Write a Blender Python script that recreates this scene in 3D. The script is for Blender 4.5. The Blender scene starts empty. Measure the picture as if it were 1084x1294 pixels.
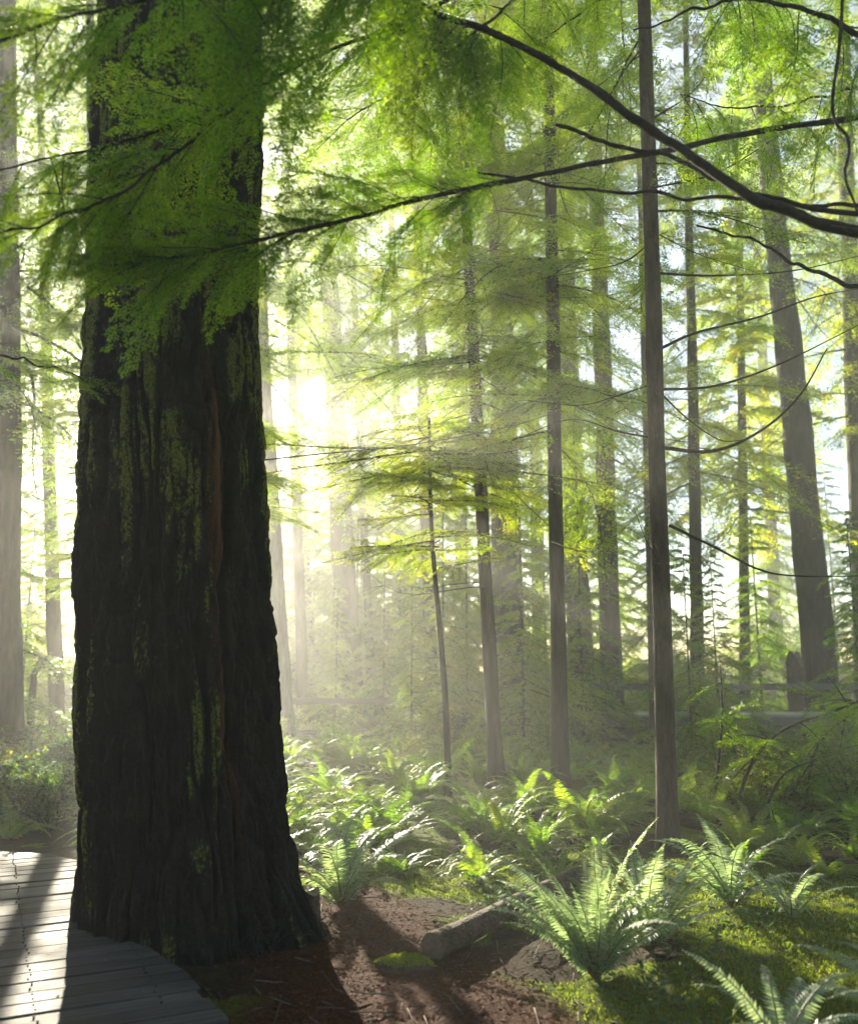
import bpy, math
import numpy as np
from mathutils import Vector, Matrix, Euler

R = math.radians
rng = np.random.default_rng(11)
scene = bpy.context.scene
COL = scene.collection

# ------------------------------------------------------------------ camera
F, CX, CY, PITCH, CAMZ = 1127.0, 542.0, 647.0, R(10.0), 1.6
cp, sp = math.cos(PITCH), math.sin(PITCH)
SUN_EL, SUN_AZ = R(16.5), R(-19.5)          # azimuth from +Y, negative = left
SUN_DIR = np.array([math.sin(SUN_AZ) * math.cos(SUN_EL), math.cos(SUN_AZ) * math.cos(SUN_EL), math.sin(SUN_EL)])

def ray(px, py):
    a, b = px - CX, CY - py
    return np.array([a, F * cp - b * sp, F * sp + b * cp])

def at(px, py, Y):
    """world point seen at photo pixel (px, py) on the vertical plane y = Y"""
    d = ray(px, py)
    return np.array([0, 0, CAMZ]) + d * (Y / d[1])

# ------------------------------------------------------------------ noise
def _h(ix, iy, iz, seed):
    n = (ix.astype(np.int64) * 374761393 + iy.astype(np.int64) * 668265263 + iz.astype(np.int64) * 1440662683 + seed * 974634541) & 0xFFFFFFFF
    n = ((n ^ (n >> 13)) * 1274126177) & 0xFFFFFFFF
    n = ((n ^ (n >> 16)) * 2246822519) & 0xFFFFFFFF
    return ((n ^ (n >> 15)) & 0xFFFFFF) / float(0xFFFFFF)

def vn(x, y, z=None, seed=0):
    x = np.asarray(x, float); y = np.asarray(y, float)
    z = np.zeros_like(x) if z is None else np.asarray(z, float)
    ix, iy, iz = np.floor(x), np.floor(y), np.floor(z)
    fx, fy, fz = x - ix, y - iy, z - iz
    fx, fy, fz = [t * t * (3 - 2 * t) for t in (fx, fy, fz)]
    out = 0
    for dx in (0, 1):
        for dy in (0, 1):
            for dz in (0, 1):
                w = (fx if dx else 1 - fx) * (fy if dy else 1 - fy) * (fz if dz else 1 - fz)
                out = out + w * _h(ix + dx, iy + dy, iz + dz, seed)
    return out

def fbm(x, y, z=None, seed=0, o=4):
    s, a, t = 0, .5, 0
    for i in range(o):
        k = 2 ** i
        s = s + a * vn(np.asarray(x) * k, np.asarray(y) * k, None if z is None else np.asarray(z) * k, seed + i)
        t += a; a *= .5
    return s / t

def sstep(a, b, x):
    t = np.clip((np.asarray(x, float) - a) / (b - a), 0, 1)
    return t * t * (3 - 2 * t)

# ------------------------------------------------------------------ ground height
def trail_d(x, y):
    """signed-ish distance to the bark trail centre line"""
    cx = np.interp(y, [0, 3, 4, 5, 6, 7, 8.5, 12], [-.3, -.15, -.1, -.25, -.45, -.75, -1.3, -3.2])
    w = np.interp(y, [0, 4, 5, 6, 7, 8.5], [1.2, .85, .68, .5, .3, .05])
    return np.abs(x - cx) - w

def gz(x, y):
    x = np.asarray(x, float); y = np.asarray(y, float)
    tr = sstep(.9, -.1, trail_d(x, y))
    h = (fbm(x * .35 + 9, y * .35, seed=3) - .5) * .5 * sstep(5, 14, y)
    h = h + (1 - tr) * (fbm(x * 1.4, y * 1.4, seed=5) - .42) * .22
    h = h + (fbm(x * 6, y * 6, seed=8, o=3) - .5) * .035
    h = h + 1.5 * sstep(6, 17, x) * sstep(18, 34, y) + .5 * sstep(14, 34, y) * sstep(-14, 4, x) * .5
    h = h + .12 * sstep(.6, 2.4, x) * (1 - tr) * sstep(10, 5, y)
    b = sstep(1.35, .6, x * .899 + y * .438) * sstep(10.5, 9.5, y) * sstep(1, 2, y)   # flat under the boardwalk
    return h * (1 - .9 * b)

def gp(px, py):
    """ground point under photo pixel"""
    d = ray(px, py); o = np.array([0, 0, CAMZ]); t = 2.0 / d[1]
    for _ in range(14000):
        p = o + d * t
        if p[2] <= gz(p[0], p[1]) or p[1] > 45: break
        t += .01 / d[1]
    return np.array([p[0], p[1], float(gz(p[0], p[1]))])

# ------------------------------------------------------------------ mesh helpers
def link(o, parent=None):
    COL.objects.link(o)
    if parent is not None: o.parent = parent
    return o

def mk(name, V, faces, mats, idx=None, smooth=True, attrs=None):
    """V (n,3); faces list of int arrays (m,k) ; one mesh data-block"""
    me = bpy.data.meshes.new(name)
    V = np.asarray(V, np.float32)
    faces = [f for f in faces if len(f)]
    me.vertices.add(len(V)); me.vertices.foreach_set('co', V.ravel())
    nl = sum(f.size for f in faces); npoly = sum(len(f) for f in faces)
    me.loops.add(nl); me.polygons.add(npoly)
    me.loops.foreach_set('vertex_index', np.concatenate([f.ravel() for f in faces]).astype(np.int32))
    tot = np.concatenate([np.full(len(f), f.shape[1]) for f in faces])
    st = np.concatenate([[0], np.cumsum(tot)[:-1]])
    me.polygons.foreach_set('loop_start', st.astype(np.int32))
    me.polygons.foreach_set('loop_total', tot.astype(np.int32))
    if idx is not None: me.polygons.foreach_set('material_index', np.asarray(idx, np.int32))
    me.polygons.foreach_set('use_smooth', np.full(npoly, smooth))
    for m in mats: me.materials.append(m)
    if attrs:
        for k, a in attrs.items():
            at_ = me.attributes.new(k, 'FLOAT', 'POINT'); at_.data.foreach_set('value', np.asarray(a, np.float32))
    me.update(calc_edges=True); me.validate()
    return me

class MB:
    """collects quads"""
    def __init__(s): s.V = []; s.F = []; s.I = []; s.n = 0
    def add(s, V, Fq, mi=0):
        V = np.asarray(V, float).reshape(-1, 3); Fq = np.asarray(Fq, int)
        s.V.append(V); s.F.append(Fq + s.n); s.I.append((mi, len(Fq), Fq.shape[1])); s.n += len(V)
    def leaves(s, Q, mi=0):
        Q = np.asarray(Q).reshape(-1, 3); s.add(Q, np.arange(len(Q)).reshape(-1, 4), mi)
    def mesh(s, name, mats, smooth=True):
        V = np.concatenate(s.V)
        idx = np.concatenate([np.full(c, m) for m, c, k in s.I])
        return mk(name, V, s.F, mats, idx, smooth)

def tube(P, r, n=8, cap=True):
    P = np.asarray(P, float); m = len(P); r = np.broadcast_to(np.asarray(r, float), (m,))
    T = np.gradient(P, axis=0); T /= np.linalg.norm(T, axis=1, keepdims=True) + 1e-9
    ref = np.array([0, 0, 1.]) if abs(T[:, 2]).mean() < .8 else np.array([1., 0, 0])
    A = np.cross(T, ref); A /= np.linalg.norm(A, axis=1, keepdims=True) + 1e-9
    B = np.cross(T, A)
    a = np.linspace(0, 2 * np.pi, n, endpoint=False)
    V = P[:, None] + r[:, None, None] * (np.cos(a)[None, :, None] * A[:, None] + np.sin(a)[None, :, None] * B[:, None])
    V = V.reshape(-1, 3)
    i = np.arange(m - 1)[:, None] * n; j = np.arange(n)[None]; k = (j + 1) % n
    Fq = np.stack([i + j, i + k, i + n + k, i + n + j], -1).reshape(-1, 4)
    if cap:
        V = np.vstack([V, P[0], P[-1]])
        c0, c1 = m * n, m * n + 1; jj = np.arange(n); kk = (jj + 1) % n
        e0 = np.stack([kk, jj, np.full(n, c0), np.full(n, c0)], -1)[:, :3]
        e1 = np.stack([(m - 1) * n + jj, (m - 1) * n + kk, np.full(n, c1)], -1)
        return V, Fq, np.vstack([e0, e1])
    return V, Fq, np.zeros((0, 3), int)

def add_tube(mb, P, r, n=6, mi=0):
    V, Fq, T = tube(P, r, n, True)
    o = mb.n
    mb.V.append(V); mb.F.append(Fq + o); mb.I.append((mi, len(Fq), 4))
    mb.F.append(T + o); mb.I.append((mi, len(T), 3)); mb.n += len(V)

def curve_pts(ctrl, n):
    """Catmull-Rom through control points"""
    C = np.asarray(ctrl, float); C = np.vstack([2 * C[0] - C[1], C, 2 * C[-1] - C[-2]])
    u = np.linspace(0, len(C) - 3 - 1e-6, n); i = u.astype(int); t = (u - i)[:, None]
    p0, p1, p2, p3 = C[i], C[i + 1], C[i + 2], C[i + 3]
    return .5 * (2 * p1 + (p2 - p0) * t + (2 * p0 - 5 * p1 + 4 * p2 - p3) * t ** 2 + (3 * p1 - p0 - 3 * p2 + p3) * t ** 3)

def norm(a): return a / (np.linalg.norm(a, axis=-1, keepdims=True) + 1e-9)

def diamonds(P, D, N, L, W):
    """leaf quads: base P, direction D, normal-ish N, length L, width W"""
    D = norm(D); S = norm(np.cross(D, N))
    L = np.broadcast_to(L, (len(P),))[:, None]; W = np.broadcast_to(W, (len(P),))[:, None]
    m = P + D * L * .45
    return np.stack([P, m + S * W * .5, P + D * L, m - S * W * .5], 1)

# ------------------------------------------------------------------ things
def props(o, label=None, cat=None, group=None, kind=None):
    if label: o['label'] = label
    if cat: o['category'] = cat
    if group: o['group'] = group
    if kind: o['kind'] = kind
    return o

def thing(name, loc, label, cat, group=None, rz=0.0, sc=1.0, tilt=(0, 0)):
    o = bpy.data.objects.new(name, None); o.empty_display_size = .2
    COL.objects.link(o); o.location = [float(v) for v in loc]; o.rotation_euler = (tilt[0], tilt[1], rz); o.scale = (sc,) * 3
    return props(o, label, cat, group)

def part(name, me, parent, loc=(0, 0, 0), rot=(0, 0, 0), sc=(1, 1, 1)):
    o = bpy.data.objects.new(name, me); link(o, parent)
    o.location = [float(v) for v in loc]; o.rotation_euler = rot; o.scale = sc
    return o

# ------------------------------------------------------------------ materials
def mat(name):
    m = bpy.data.materials.new(name); m.use_nodes = True
    nt = m.node_tree; nt.nodes.clear()
    out = nt.nodes.new('ShaderNodeOutputMaterial')
    return m, nt, out

def N(nt, t, **kw):
    n = nt.nodes.new(t)
    for k, v in kw.items():
        if k.startswith('_'): setattr(n, k[1:], v)
        else: n.inputs[k.replace('__', ' ')].default_value = v
    return n

def ramp(nt, src, stops):
    r = nt.nodes.new('ShaderNodeValToRGB'); e = r.color_ramp.elements
    while len(e) < len(stops): e.new(.5)
    for el, (p, c) in zip(e, stops):
        el.position = p; el.color = (*c, 1) if len(c) == 3 else c
    nt.links.new(src, r.inputs[0]); return r

def mixc(nt, fac, a, b):
    m = nt.nodes.new('ShaderNodeMix'); m.data_type = 'RGBA'
    if isinstance(fac, float): m.inputs[0].default_value = fac
    else: nt.links.new(fac, m.inputs[0])
    for s, v in ((6, a), (7, b)):
        if isinstance(v, tuple): m.inputs[s].default_value = (*v, 1)
        else: nt.links.new(v, m.inputs[s])
    return m.outputs[2]

def math_(nt, op, a, b=None, clamp=False):
    m = nt.nodes.new('ShaderNodeMath'); m.operation = op; m.use_clamp = clamp
    for s, v in ((0, a), (1, b)):
        if v is None: continue
        if isinstance(v, (int, float)): m.inputs[s].default_value = v
        else: nt.links.new(v, m.inputs[s])
    return m.outputs[0]

def leaf_mat(name, cols, trans=.5, rough=.45, spec=.4, tmul=1.7, tint=(1.0, 1.0, .55)):
    """cols: ramp of leaf albedo picked at random per leaf / per plant"""
    m, nt, out = mat(name); L = nt.links
    g = N(nt, 'ShaderNodeNewGeometry'); oi = N(nt, 'ShaderNodeObjectInfo')
    tc = N(nt, 'ShaderNodeTexCoord')
    no = N(nt, 'ShaderNodeTexNoise', Scale=1.3); no.inputs['Detail'].default_value = 1
    L.new(tc.outputs['Object'], no.inputs['Vector'])
    v = math_(nt, 'ADD', math_(nt, 'MULTIPLY', g.outputs['Random Per Island'], .45),
              math_(nt, 'ADD', math_(nt, 'MULTIPLY', no.outputs[0], .55), math_(nt, 'MULTIPLY', math_(nt, 'SUBTRACT', oi.outputs['Random'], .5), .35)))
    r = ramp(nt, v, cols)
    b = N(nt, 'ShaderNodeBsdfPrincipled', Roughness=rough); b.inputs['Specular IOR Level'].default_value = spec
    L.new(r.outputs[0], b.inputs['Base Color'])
    t = N(nt, 'ShaderNodeBsdfTranslucent')
    mm = nt.nodes.new('ShaderNodeMix'); mm.data_type = 'RGBA'; mm.blend_type = 'MULTIPLY'; mm.inputs[0].default_value = 1
    L.new(r.outputs[0], mm.inputs[6]); mm.inputs[7].default_value = (tint[0] * tmul, tint[1] * tmul, tint[2] * tmul, 1)
    L.new(mm.outputs[2], t.inputs['Color'])
    mx = N(nt, 'ShaderNodeMixShader', Fac=trans)
    L.new(b.outputs[0], mx.inputs[1]); L.new(t.outputs[0], mx.inputs[2]); L.new(mx.outputs[0], out.inputs['Surface'])
    return m

def bark_mat(name, dark, light, moss=None, moss_amt=.5, sc=14, zs=.16, bump=.03, rough=.85):
    m, nt, out = mat(name); L = nt.links
    tc = N(nt, 'ShaderNodeTexCoord'); mp = N(nt, 'ShaderNodeMapping'); mp.inputs['Scale'].default_value = (1, 1, zs)
    L.new(tc.outputs['Object'], mp.inputs['Vector'])
    n1 = N(nt, 'ShaderNodeTexNoise', Scale=sc); n1.inputs['Detail'].default_value = 6; n1.inputs['Roughness'].default_value = .65
    n2 = N(nt, 'ShaderNodeTexNoise', Scale=sc * 4); n2.inputs['Detail'].default_value = 3
    L.new(mp.outputs[0], n1.inputs['Vector']); L.new(mp.outputs[0], n2.inputs['Vector'])
    c = ramp(nt, n1.outputs[0], [(.3, dark), (.7, light)]).outputs[0]
    if moss:
        n3 = N(nt, 'ShaderNodeTexNoise', Scale=1.6); n3.inputs['Detail'].default_value = 5; n3.inputs['Roughness'].default_value = .7
        L.new(tc.outputs['Object'], n3.inputs['Vector'])
        f = ramp(nt, n3.outputs[0], [(.62 - .2 * moss_amt, (0, 0, 0)), (.75 - .2 * moss_amt, (1, 1, 1))]).outputs[0]
        c = mixc(nt, f, c, moss)
    b = N(nt, 'ShaderNodeBsdfPrincipled', Roughness=rough); b.inputs['Specular IOR Level'].default_value = .25
    L.new(c, b.inputs['Base Color'])
    bp = N(nt, 'ShaderNodeBump', Strength=.9, Distance=bump)
    L.new(math_(nt, 'ADD', n1.outputs[0], math_(nt, 'MULTIPLY', n2.outputs[0], .35)), bp.inputs['Height'])
    L.new(bp.outputs[0], b.inputs['Normal']); L.new(b.outputs[0], out.inputs['Surface'])
    return m

M = {}
M['far_leaf'] = leaf_mat('hemlock_needles', [(.15, (.036, .075, .007)), (.45, (.070, .112, .008)), (.72, (.105, .130, .009)), (.95, (.130, .100, .015))], .64, .42, .4, 5.2, (1.03, 1.0, .2))
M['near_leaf'] = leaf_mat('near_hemlock_needles', [(.15, (.036, .090, .008)), (.5, (.070, .130, .008)), (.85, (.110, .150, .010))], .64, .45, .3, 4.6, (1.1, 1.0, .35))
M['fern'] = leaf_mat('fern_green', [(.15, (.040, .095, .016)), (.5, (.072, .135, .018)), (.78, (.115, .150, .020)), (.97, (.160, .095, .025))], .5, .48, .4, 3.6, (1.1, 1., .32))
M['fern_hero'] = leaf_mat('fern_glare', [(.2, (.110, .170, .100)), (.6, (.180, .235, .160)), (.9, (.230, .240, .130))], .42, .52, .6, 2.6)  # pale leaf colour carries the white sun glare on the fronds
M['shrub'] = leaf_mat('shrub_leaves', [(.15, (.030, .070, .018)), (.5, (.055, .105, .018)), (.75, (.100, .120, .018)), (.95, (.170, .080, .020))], .55, .6, .25, 3.8, (1.1, 1., .35))
M['shrub_blue'] = leaf_mat('salal_leaves', [(.2, (.022, .055, .026)), (.6, (.042, .090, .036)), (.9, (.085, .105, .022))], .5, .7, .12, 2.4)
M['moss_blade'] = leaf_mat('moss_blades', [(.2, (.060, .095, .008)), (.6, (.120, .160, .010)), (.9, (.175, .180, .015))], .5, .8, .1, 2.4)
M['litter'] = leaf_mat('dead_leaves', [(.15, (.030, .012, .007)), (.45, (.075, .030, .016)), (.75, (.130, .060, .030)), (.95, (.200, .115, .065))], .2, .85, .08, 1.2, (1, .8, .6))
M['bark'] = bark_mat('fir_bark', (.012, .008, .006), (.075, .050, .034), (.050, .058, .014), .2)
M['bark_moss'] = bark_mat('mossy_bark', (.010, .007, .005), (.075, .050, .032), (.055, .066, .014), .35, sc=22, zs=.22)
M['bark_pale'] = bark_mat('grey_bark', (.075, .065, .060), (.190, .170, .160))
M['twig'] = bark_mat('twig_bark', (.014, .009, .006), (.045, .030, .020), sc=30, bump=.004)
M['bough'] = bark_mat('bough_bark', (.010, .008, .005), (.036, .026, .018), (.040, .050, .010), .35, sc=26, zs=1.0, bump=.012)
M['dead_twig'] = bark_mat('dead_twig_bark', (.060, .046, .036), (.160, .130, .105), sc=30, bump=.004)
M['log'] = bark_mat('log_bark', (.032, .020, .012), (.130, .085, .055), (.050, .070, .012), .3, sc=13, zs=1.0, bump=.035)

def wood_mat(name, cols, stretch=(1.2, 22, 22), rough=.5, spec=.5, rz=0):
    m, nt, out = mat(name); L = nt.links
    tc = N(nt, 'ShaderNodeTexCoord'); g = N(nt, 'ShaderNodeNewGeometry')
    mp = N(nt, 'ShaderNodeMapping'); mp.vector_type = 'TEXTURE'
    mp.inputs['Rotation'].default_value = (0, 0, rz)
    L.new(tc.outputs['Object'], mp.inputs['Vector'])
    mp2 = N(nt, 'ShaderNodeMapping'); mp2.inputs['Scale'].default_value = stretch
    L.new(mp.outputs[0], mp2.inputs['Vector'])
    ad = N(nt, 'ShaderNodeVectorMath'); ad.operation = 'ADD'
    cb = N(nt, 'ShaderNodeCombineXYZ'); L.new(math_(nt, 'MULTIPLY', g.outputs['Random Per Island'], 57.), cb.inputs[0]); L.new(math_(nt, 'MULTIPLY', g.outputs['Random Per Island'], 31.), cb.inputs[1])
    L.new(mp2.outputs[0], ad.inputs[0]); L.new(cb.outputs[0], ad.inputs[1])
    n1 = N(nt, 'ShaderNodeTexNoise', Scale=2.2); n1.inputs['Detail'].default_value = 7; n1.inputs['Roughness'].default_value = .65; n1.inputs['Distortion'].default_value = .6
    L.new(ad.outputs[0], n1.inputs['Vector'])
    n2 = N(nt, 'ShaderNodeTexNoise', Scale=2.3); n2.inputs['Detail'].default_value = 6; L.new(tc.outputs['Object'], n2.inputs['Vector'])
    v = math_(nt, 'ADD', math_(nt, 'MULTIPLY', n1.outputs[0], .65), math_(nt, 'ADD', math_(nt, 'MULTIPLY', n2.outputs[0], .35), math_(nt, 'MULTIPLY', math_(nt, 'SUBTRACT', g.outputs['Random Per Island'], .5), .22)))
    c = ramp(nt, v, cols)
    b = N(nt, 'ShaderNodeBsdfPrincipled'); b.inputs['Specular IOR Level'].default_value = spec
    L.new(c.outputs[0], b.inputs['Base Color'])
    rr = ramp(nt, n2.outputs[0], [(.35, (rough - .12,) * 3), (.7, (rough + .15,) * 3)]); L.new(rr.outputs[0], b.inputs['Roughness'])
    bp = N(nt, 'ShaderNodeBump', Strength=.5, Distance=.006); L.new(n1.outputs[0], bp.inputs['Height']); L.new(bp.outputs[0], b.inputs['Normal'])
    L.new(b.outputs[0], out.inputs['Surface'])
    return m
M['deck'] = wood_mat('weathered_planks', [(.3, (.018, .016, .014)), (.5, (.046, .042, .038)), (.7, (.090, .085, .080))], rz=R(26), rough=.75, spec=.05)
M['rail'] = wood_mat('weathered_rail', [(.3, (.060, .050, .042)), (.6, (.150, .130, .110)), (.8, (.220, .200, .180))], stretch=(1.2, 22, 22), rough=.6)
M['glare_deck'] = wood_mat('glare_planks', [(.3, (.16, .15, .14)), (.5, (.27, .26, .25)), (.7, (.36, .35, .34))], rough=.45)  # far planks lightened in colour to stand in for sun glare
M['cut'] = wood_mat('sawn_wood', [(.3, (.060, .036, .020)), (.6, (.150, .100, .060)), (.8, (.240, .170, .110))], stretch=(8, 8, 8), rough=.7)

# ------------------------------------------------------------------ spray / branch templates
def spray(L, tmax, tgap, nl, nw, ngap, droop=.25, sub=0, up=0., seed=0, wide=1.0, ragged=.25, thick=.006, hang=.1):
    """flat conifer branch: x along, y lateral. returns (leaf quads, stick polylines)"""
    g = np.random.default_rng(seed)
    Q = []; S = []
    def axis(t):
        u = t / L
        return np.stack([t, .05 * L * np.sin(u * 5 + seed), up * t - droop * L * u ** 2], -1)
    S.append((axis(np.linspace(0, L, 9)), np.linspace(thick, thick * .25, 9)))
    def needles(P, D, n):
        k = len(P)
        if k == 0: return
        for sgn in (-1, 1):
            side = norm(np.cross(n, D)) * sgn
            d = norm(D * g.uniform(.45, .9, (k, 1)) + side * g.uniform(.6, 1., (k, 1)) + n * g.normal(0, .22, (k, 1)))
            nn = norm(n + g.normal(0, .35, (k, 3)))
            Q.append(diamonds(P + g.normal(0, ngap * .2, (k, 3)), d, nn, nl * g.uniform(.7, 1.2, k), nw * g.uniform(.8, 1.2, k)))
    t0 = np.arange(.08 * L, L, tgap)
    for i, t in enumerate(t0):
        u = t / L
        prof = min(1., .35 + 2.2 * u) * (1 - u) ** .65 * wide
        for sgn in (-1, 1):
            if g.random() < .08: continue
            tl = tmax * prof * g.uniform(1 - ragged * 1.6, 1 + ragged)
            if tl < nl: tl = nl
            ang = R(g.uniform(42, 68))
            d0 = norm(np.array([math.cos(ang), sgn * math.sin(ang), g.uniform(-.25, .12) - hang * g.random()]))
            b = axis(np.array([t + g.uniform(-.4, .4) * tgap]))[0]
            k = max(2, int(tl / ngap)) if not sub else 6
            s = np.linspace(.03 * tl, tl, k)
            dr = g.uniform(.1, .45) * (droop + hang) / max(L, .1)
            P = b + d0 * s[:, None]; P[:, 2] -= dr * 2.2 * s ** 2
            P[:, 0] += .18 * s ** 2 / max(tl, .05) 
            D = norm(np.gradient(P, axis=0))
            n = norm(np.array([[-.05, g.uniform(-.25, .25), 1.]])).repeat(len(P), 0)
            S.append((P[[0, len(P) // 2, -1]], np.array([.3, .22, .12]) * thick))
            if not sub: needles(P, D, n)
            else:
                ss = np.arange(.06 * tl, tl, sub)
                for s1 in ss:
                    f = s1 / tl * (len(P) - 1); i0 = min(int(f), len(P) - 2); q = P[i0] + (P[i0 + 1] - P[i0]) * (f - i0)
                    Dq = D[i0]
                    for sg2 in (-1, 1):
                        l2 = (.12 + .38 * (1 - s1 / tl)) * tl * .62 * g.uniform(.6, 1.15)
                        if l2 < nl * .8: l2 = nl * .8
                        a2 = R(g.uniform(40, 65)); side = norm(np.cross(n[0], Dq)) * sg2
                        d2 = norm(Dq * math.cos(a2) + side * math.sin(a2) + np.array([0, 0, g.uniform(-.3, .1)]))
                        kk = max(2, int(l2 / ngap)); s2 = np.linspace(0, l2, kk)
                        P2 = q + d2 * s2[:, None]; P2[:, 2] -= .6 * s2 ** 2
                        needles(P2, d2[None].repeat(kk, 0), norm(n[:1] + g.normal(0, .15, (1, 3))).repeat(kk, 0))
                needles(P[-2:], D[-2:], n[-2:])
    tip = axis(np.linspace(L * .85, L, 8)); needles(tip, norm(np.gradient(tip, axis=0)), np.array([[0, 0, 1.]]).repeat(8, 0))
    return np.concatenate(Q), S

TPL_FLAT = None
def rot_mats(yaw, pitch, roll):
    return np.array(Euler((0, 0, yaw)).to_matrix() @ Euler((0, -pitch, 0)).to_matrix() @ Euler((roll, 0, 0)).to_matrix())

# far / mid branch templates (unit length 1 m: scaled per branch)
TPL_FAR = [spray(1., .40, .060, .062, .024, .022, droop=.25 + .15 * (i % 3), seed=40 + i, thick=.010, hang=.55) for i in range(6)]
TPL_FLAT = [spray(1., .40, .050, .036, .0125, .0135, droop=.05 + .05 * (i % 3), seed=80 + i, thick=.008, hang=.22, ragged=.45) for i in range(5)]
TPL_MID = [spray(1., .38, .042, .032, .0125, .0125, droop=.2 + .12 * (i % 3), seed=60 + i, thick=.008, hang=.45) for i in range(6)]

def crown(name, z0, z1, len0, len1, count, tpls, leafm, seed, pitch=(-.25, .15), gap=.0, lean=None, wood=.011, base_r=.0, tipscale=True, az_bias=None):
    """leafy branches along a stem between heights z0..z1 as one mesh (0 = needles, 1 = twigs)"""
    g = np.random.default_rng(seed); mb = MB(); LQ = []
    for i in range(count):
        u = (i + g.uniform(-.4, .4)) / count; u = min(max(u, 0), 1)
        z = z0 + (z1 - z0) * u
        if gap and vn(np.array([u * 7. + seed]), np.array([.5]), seed=seed)[0] < gap: continue
        L = (len0 + (len1 - len0) * u ** 1.2) * g.uniform(.6, 1.2)
        yaw = i * 2.399 + g.uniform(-.6, .6)
        if az_bias is not None and g.random() < .5: yaw = az_bias + g.normal(0, .7)
        Rm = rot_mats(yaw, g.uniform(*pitch) + .25 * u, g.normal(0, .18))
        Q, S = tpls[int(g.integers(len(tpls)))]
        off = np.array([0, 0, z]) if lean is None else np.array([lean[0] * z, lean[1] * z, z])
        wsc = np.array([L, L * g.uniform(.75, 1.05), L])
        # leaflets keep their own size when the branch is longer: thin them by repeating twice with jitter
        ctr = Q.mean(1, keepdims=True); loc = Q - ctr
        rep = 1 if L < 1.5 else 2
        for r_ in range(rep):
            c2 = ctr * wsc * (1 if r_ == 0 else .97) + (g.normal(0, .03 * L, ctr.shape) if r_ else 0)
            k = .9 + .25 * min(L, 2.2)
            LQ.append(((c2 + loc * k) @ Rm.T + off).astype(np.float32))
        for P, r in S[:1] + S[1::3]:
            add_tube(mb, (P * wsc) @ Rm.T + off, np.maximum(np.asarray(r) * L * .8, .0022), 4, 1)
    mb.leaves(np.concatenate(LQ), 0)
    return mb.mesh(name, [leafm, M['twig']], smooth=False)

CROWN_TALL = [crown('crown_tall', 5 + i, 33, 3.6, 1.6, 104, TPL_FAR, M['far_leaf'], 100 + i, (-.5, .05), gap=.30) for i in range(4)]
CROWN_YOUNG = [crown('crown_young', .4, 6.6, 1.9, .3, 66, TPL_FAR, M['far_leaf'], 120 + i, (-.3, .1), gap=.12) for i in range(4)]
CROWN_MID = [crown('crown_mid', 3.4, 13.5, 2.2, 1.0, 56, TPL_MID, M['far_leaf'], 140 + i, (-.4, .05), gap=.2) for i in range(3)]

def dead_limb(seed, Lm=1.9):
    g = np.random.default_rng(seed); mb = MB(); L = Lm
    t = np.linspace(0, 1, 9); dr = g.uniform(.1, .5); rise = g.uniform(-.25, .2); up = g.uniform(0, .55)
    P = np.stack([t * L, .05 * L * np.sin(t * 4 + seed) + .012 * np.sin(t * 17), L * (rise * t - dr * t ** 2 + up * t ** 4)], -1)
    add_tube(mb, P, np.linspace(.012, .003, 9), 5)
    for k in range(int(g.integers(4, 9))):
        u = int(g.integers(2, 8)); q = P[u]; a = g.uniform(-1, 1); l2 = L * g.uniform(.1, .35)
        d = np.array([math.cos(a), math.sin(a), g.uniform(-.5, .2)])
        add_tube(mb, (q + d * np.linspace(0, l2, 3)[:, None] - [[0, 0, 0], [0, 0, .05 * l2], [0, 0, .22 * l2]]), [.005, .004, .002], 3)
    return mb.mesh('dead_limb', [M['dead_twig']])
DEADL = [dead_limb(160 + i) for i in range(10)]
def add_dead(t, lean, seed, n_=22, z0=1.0, z1=9.5, k_=1.0):
    g = np.random.default_rng(seed)
    for i in range(n_):
        z = g.uniform(z0, z1); sc_ = g.uniform(.3, 1.05) * k_
        part('dead_limb', DEADL[int(g.integers(10))], t, (lean[0] * z, lean[1] * z, z), (0, 0, g.uniform(0, 6.28)), (sc_,) * 3)
def bough_mesh(seed):
    Q, S = TPL_FLAT[seed % 5] if seed % 2 else TPL_MID[seed % 6]; mb = MB(); L_ = 1.9; ctr = Q.mean(1, keepdims=True); g = np.random.default_rng(seed)
    mb.leaves(np.concatenate([ctr * L_ + g.normal(0, .02 * r_, ctr.shape) + (Q - ctr) * 1.35 for r_ in range(2)]), 0)
    for P, r in S[:1] + S[1::2]: add_tube(mb, P * L_, np.maximum(np.asarray(r) * L_, .002), 4, 1)
    return mb.mesh('bough', [M['far_leaf'], M['twig']], False)
BOUGH = [bough_mesh(i) for i in range(6)]
def add_whorls(t, lean, seed, zs, n_, s0=.7, s1=1.1, pitch=(-.12, .08), arc=6.283, a0=0., dz_=.07):
    g = np.random.default_rng(seed)
    for z0 in zs:
        for i in range(n_):
            z = z0 + g.normal(0, dz_); sc_ = g.uniform(s0, s1)
            part('bough', BOUGH[int(g.integers(6))], t, (lean[0] * z, lean[1] * z, z), (g.normal(0, .12), -g.uniform(*pitch), a0 + (i + .5 - (n_ / 2 if arc < 6 else 0)) * arc / n_ + g.normal(0, .25 if arc > 6 else .1)), (sc_,) * 3)
def add_boughs(t, lean, seed, n_, z0, z1, az, spread, s0=.6, s1=1.2):
    g = np.random.default_rng(seed)
    for i in range(n_):
        z = g.uniform(z0, z1); sc_ = g.uniform(s0, s1)
        part('bough', BOUGH[int(g.integers(6))], t, (lean[0] * z, lean[1] * z, z), (g.normal(0, .2), -g.uniform(-.35, .1), az + g.normal(0, spread)), (sc_,) * 3)

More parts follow.
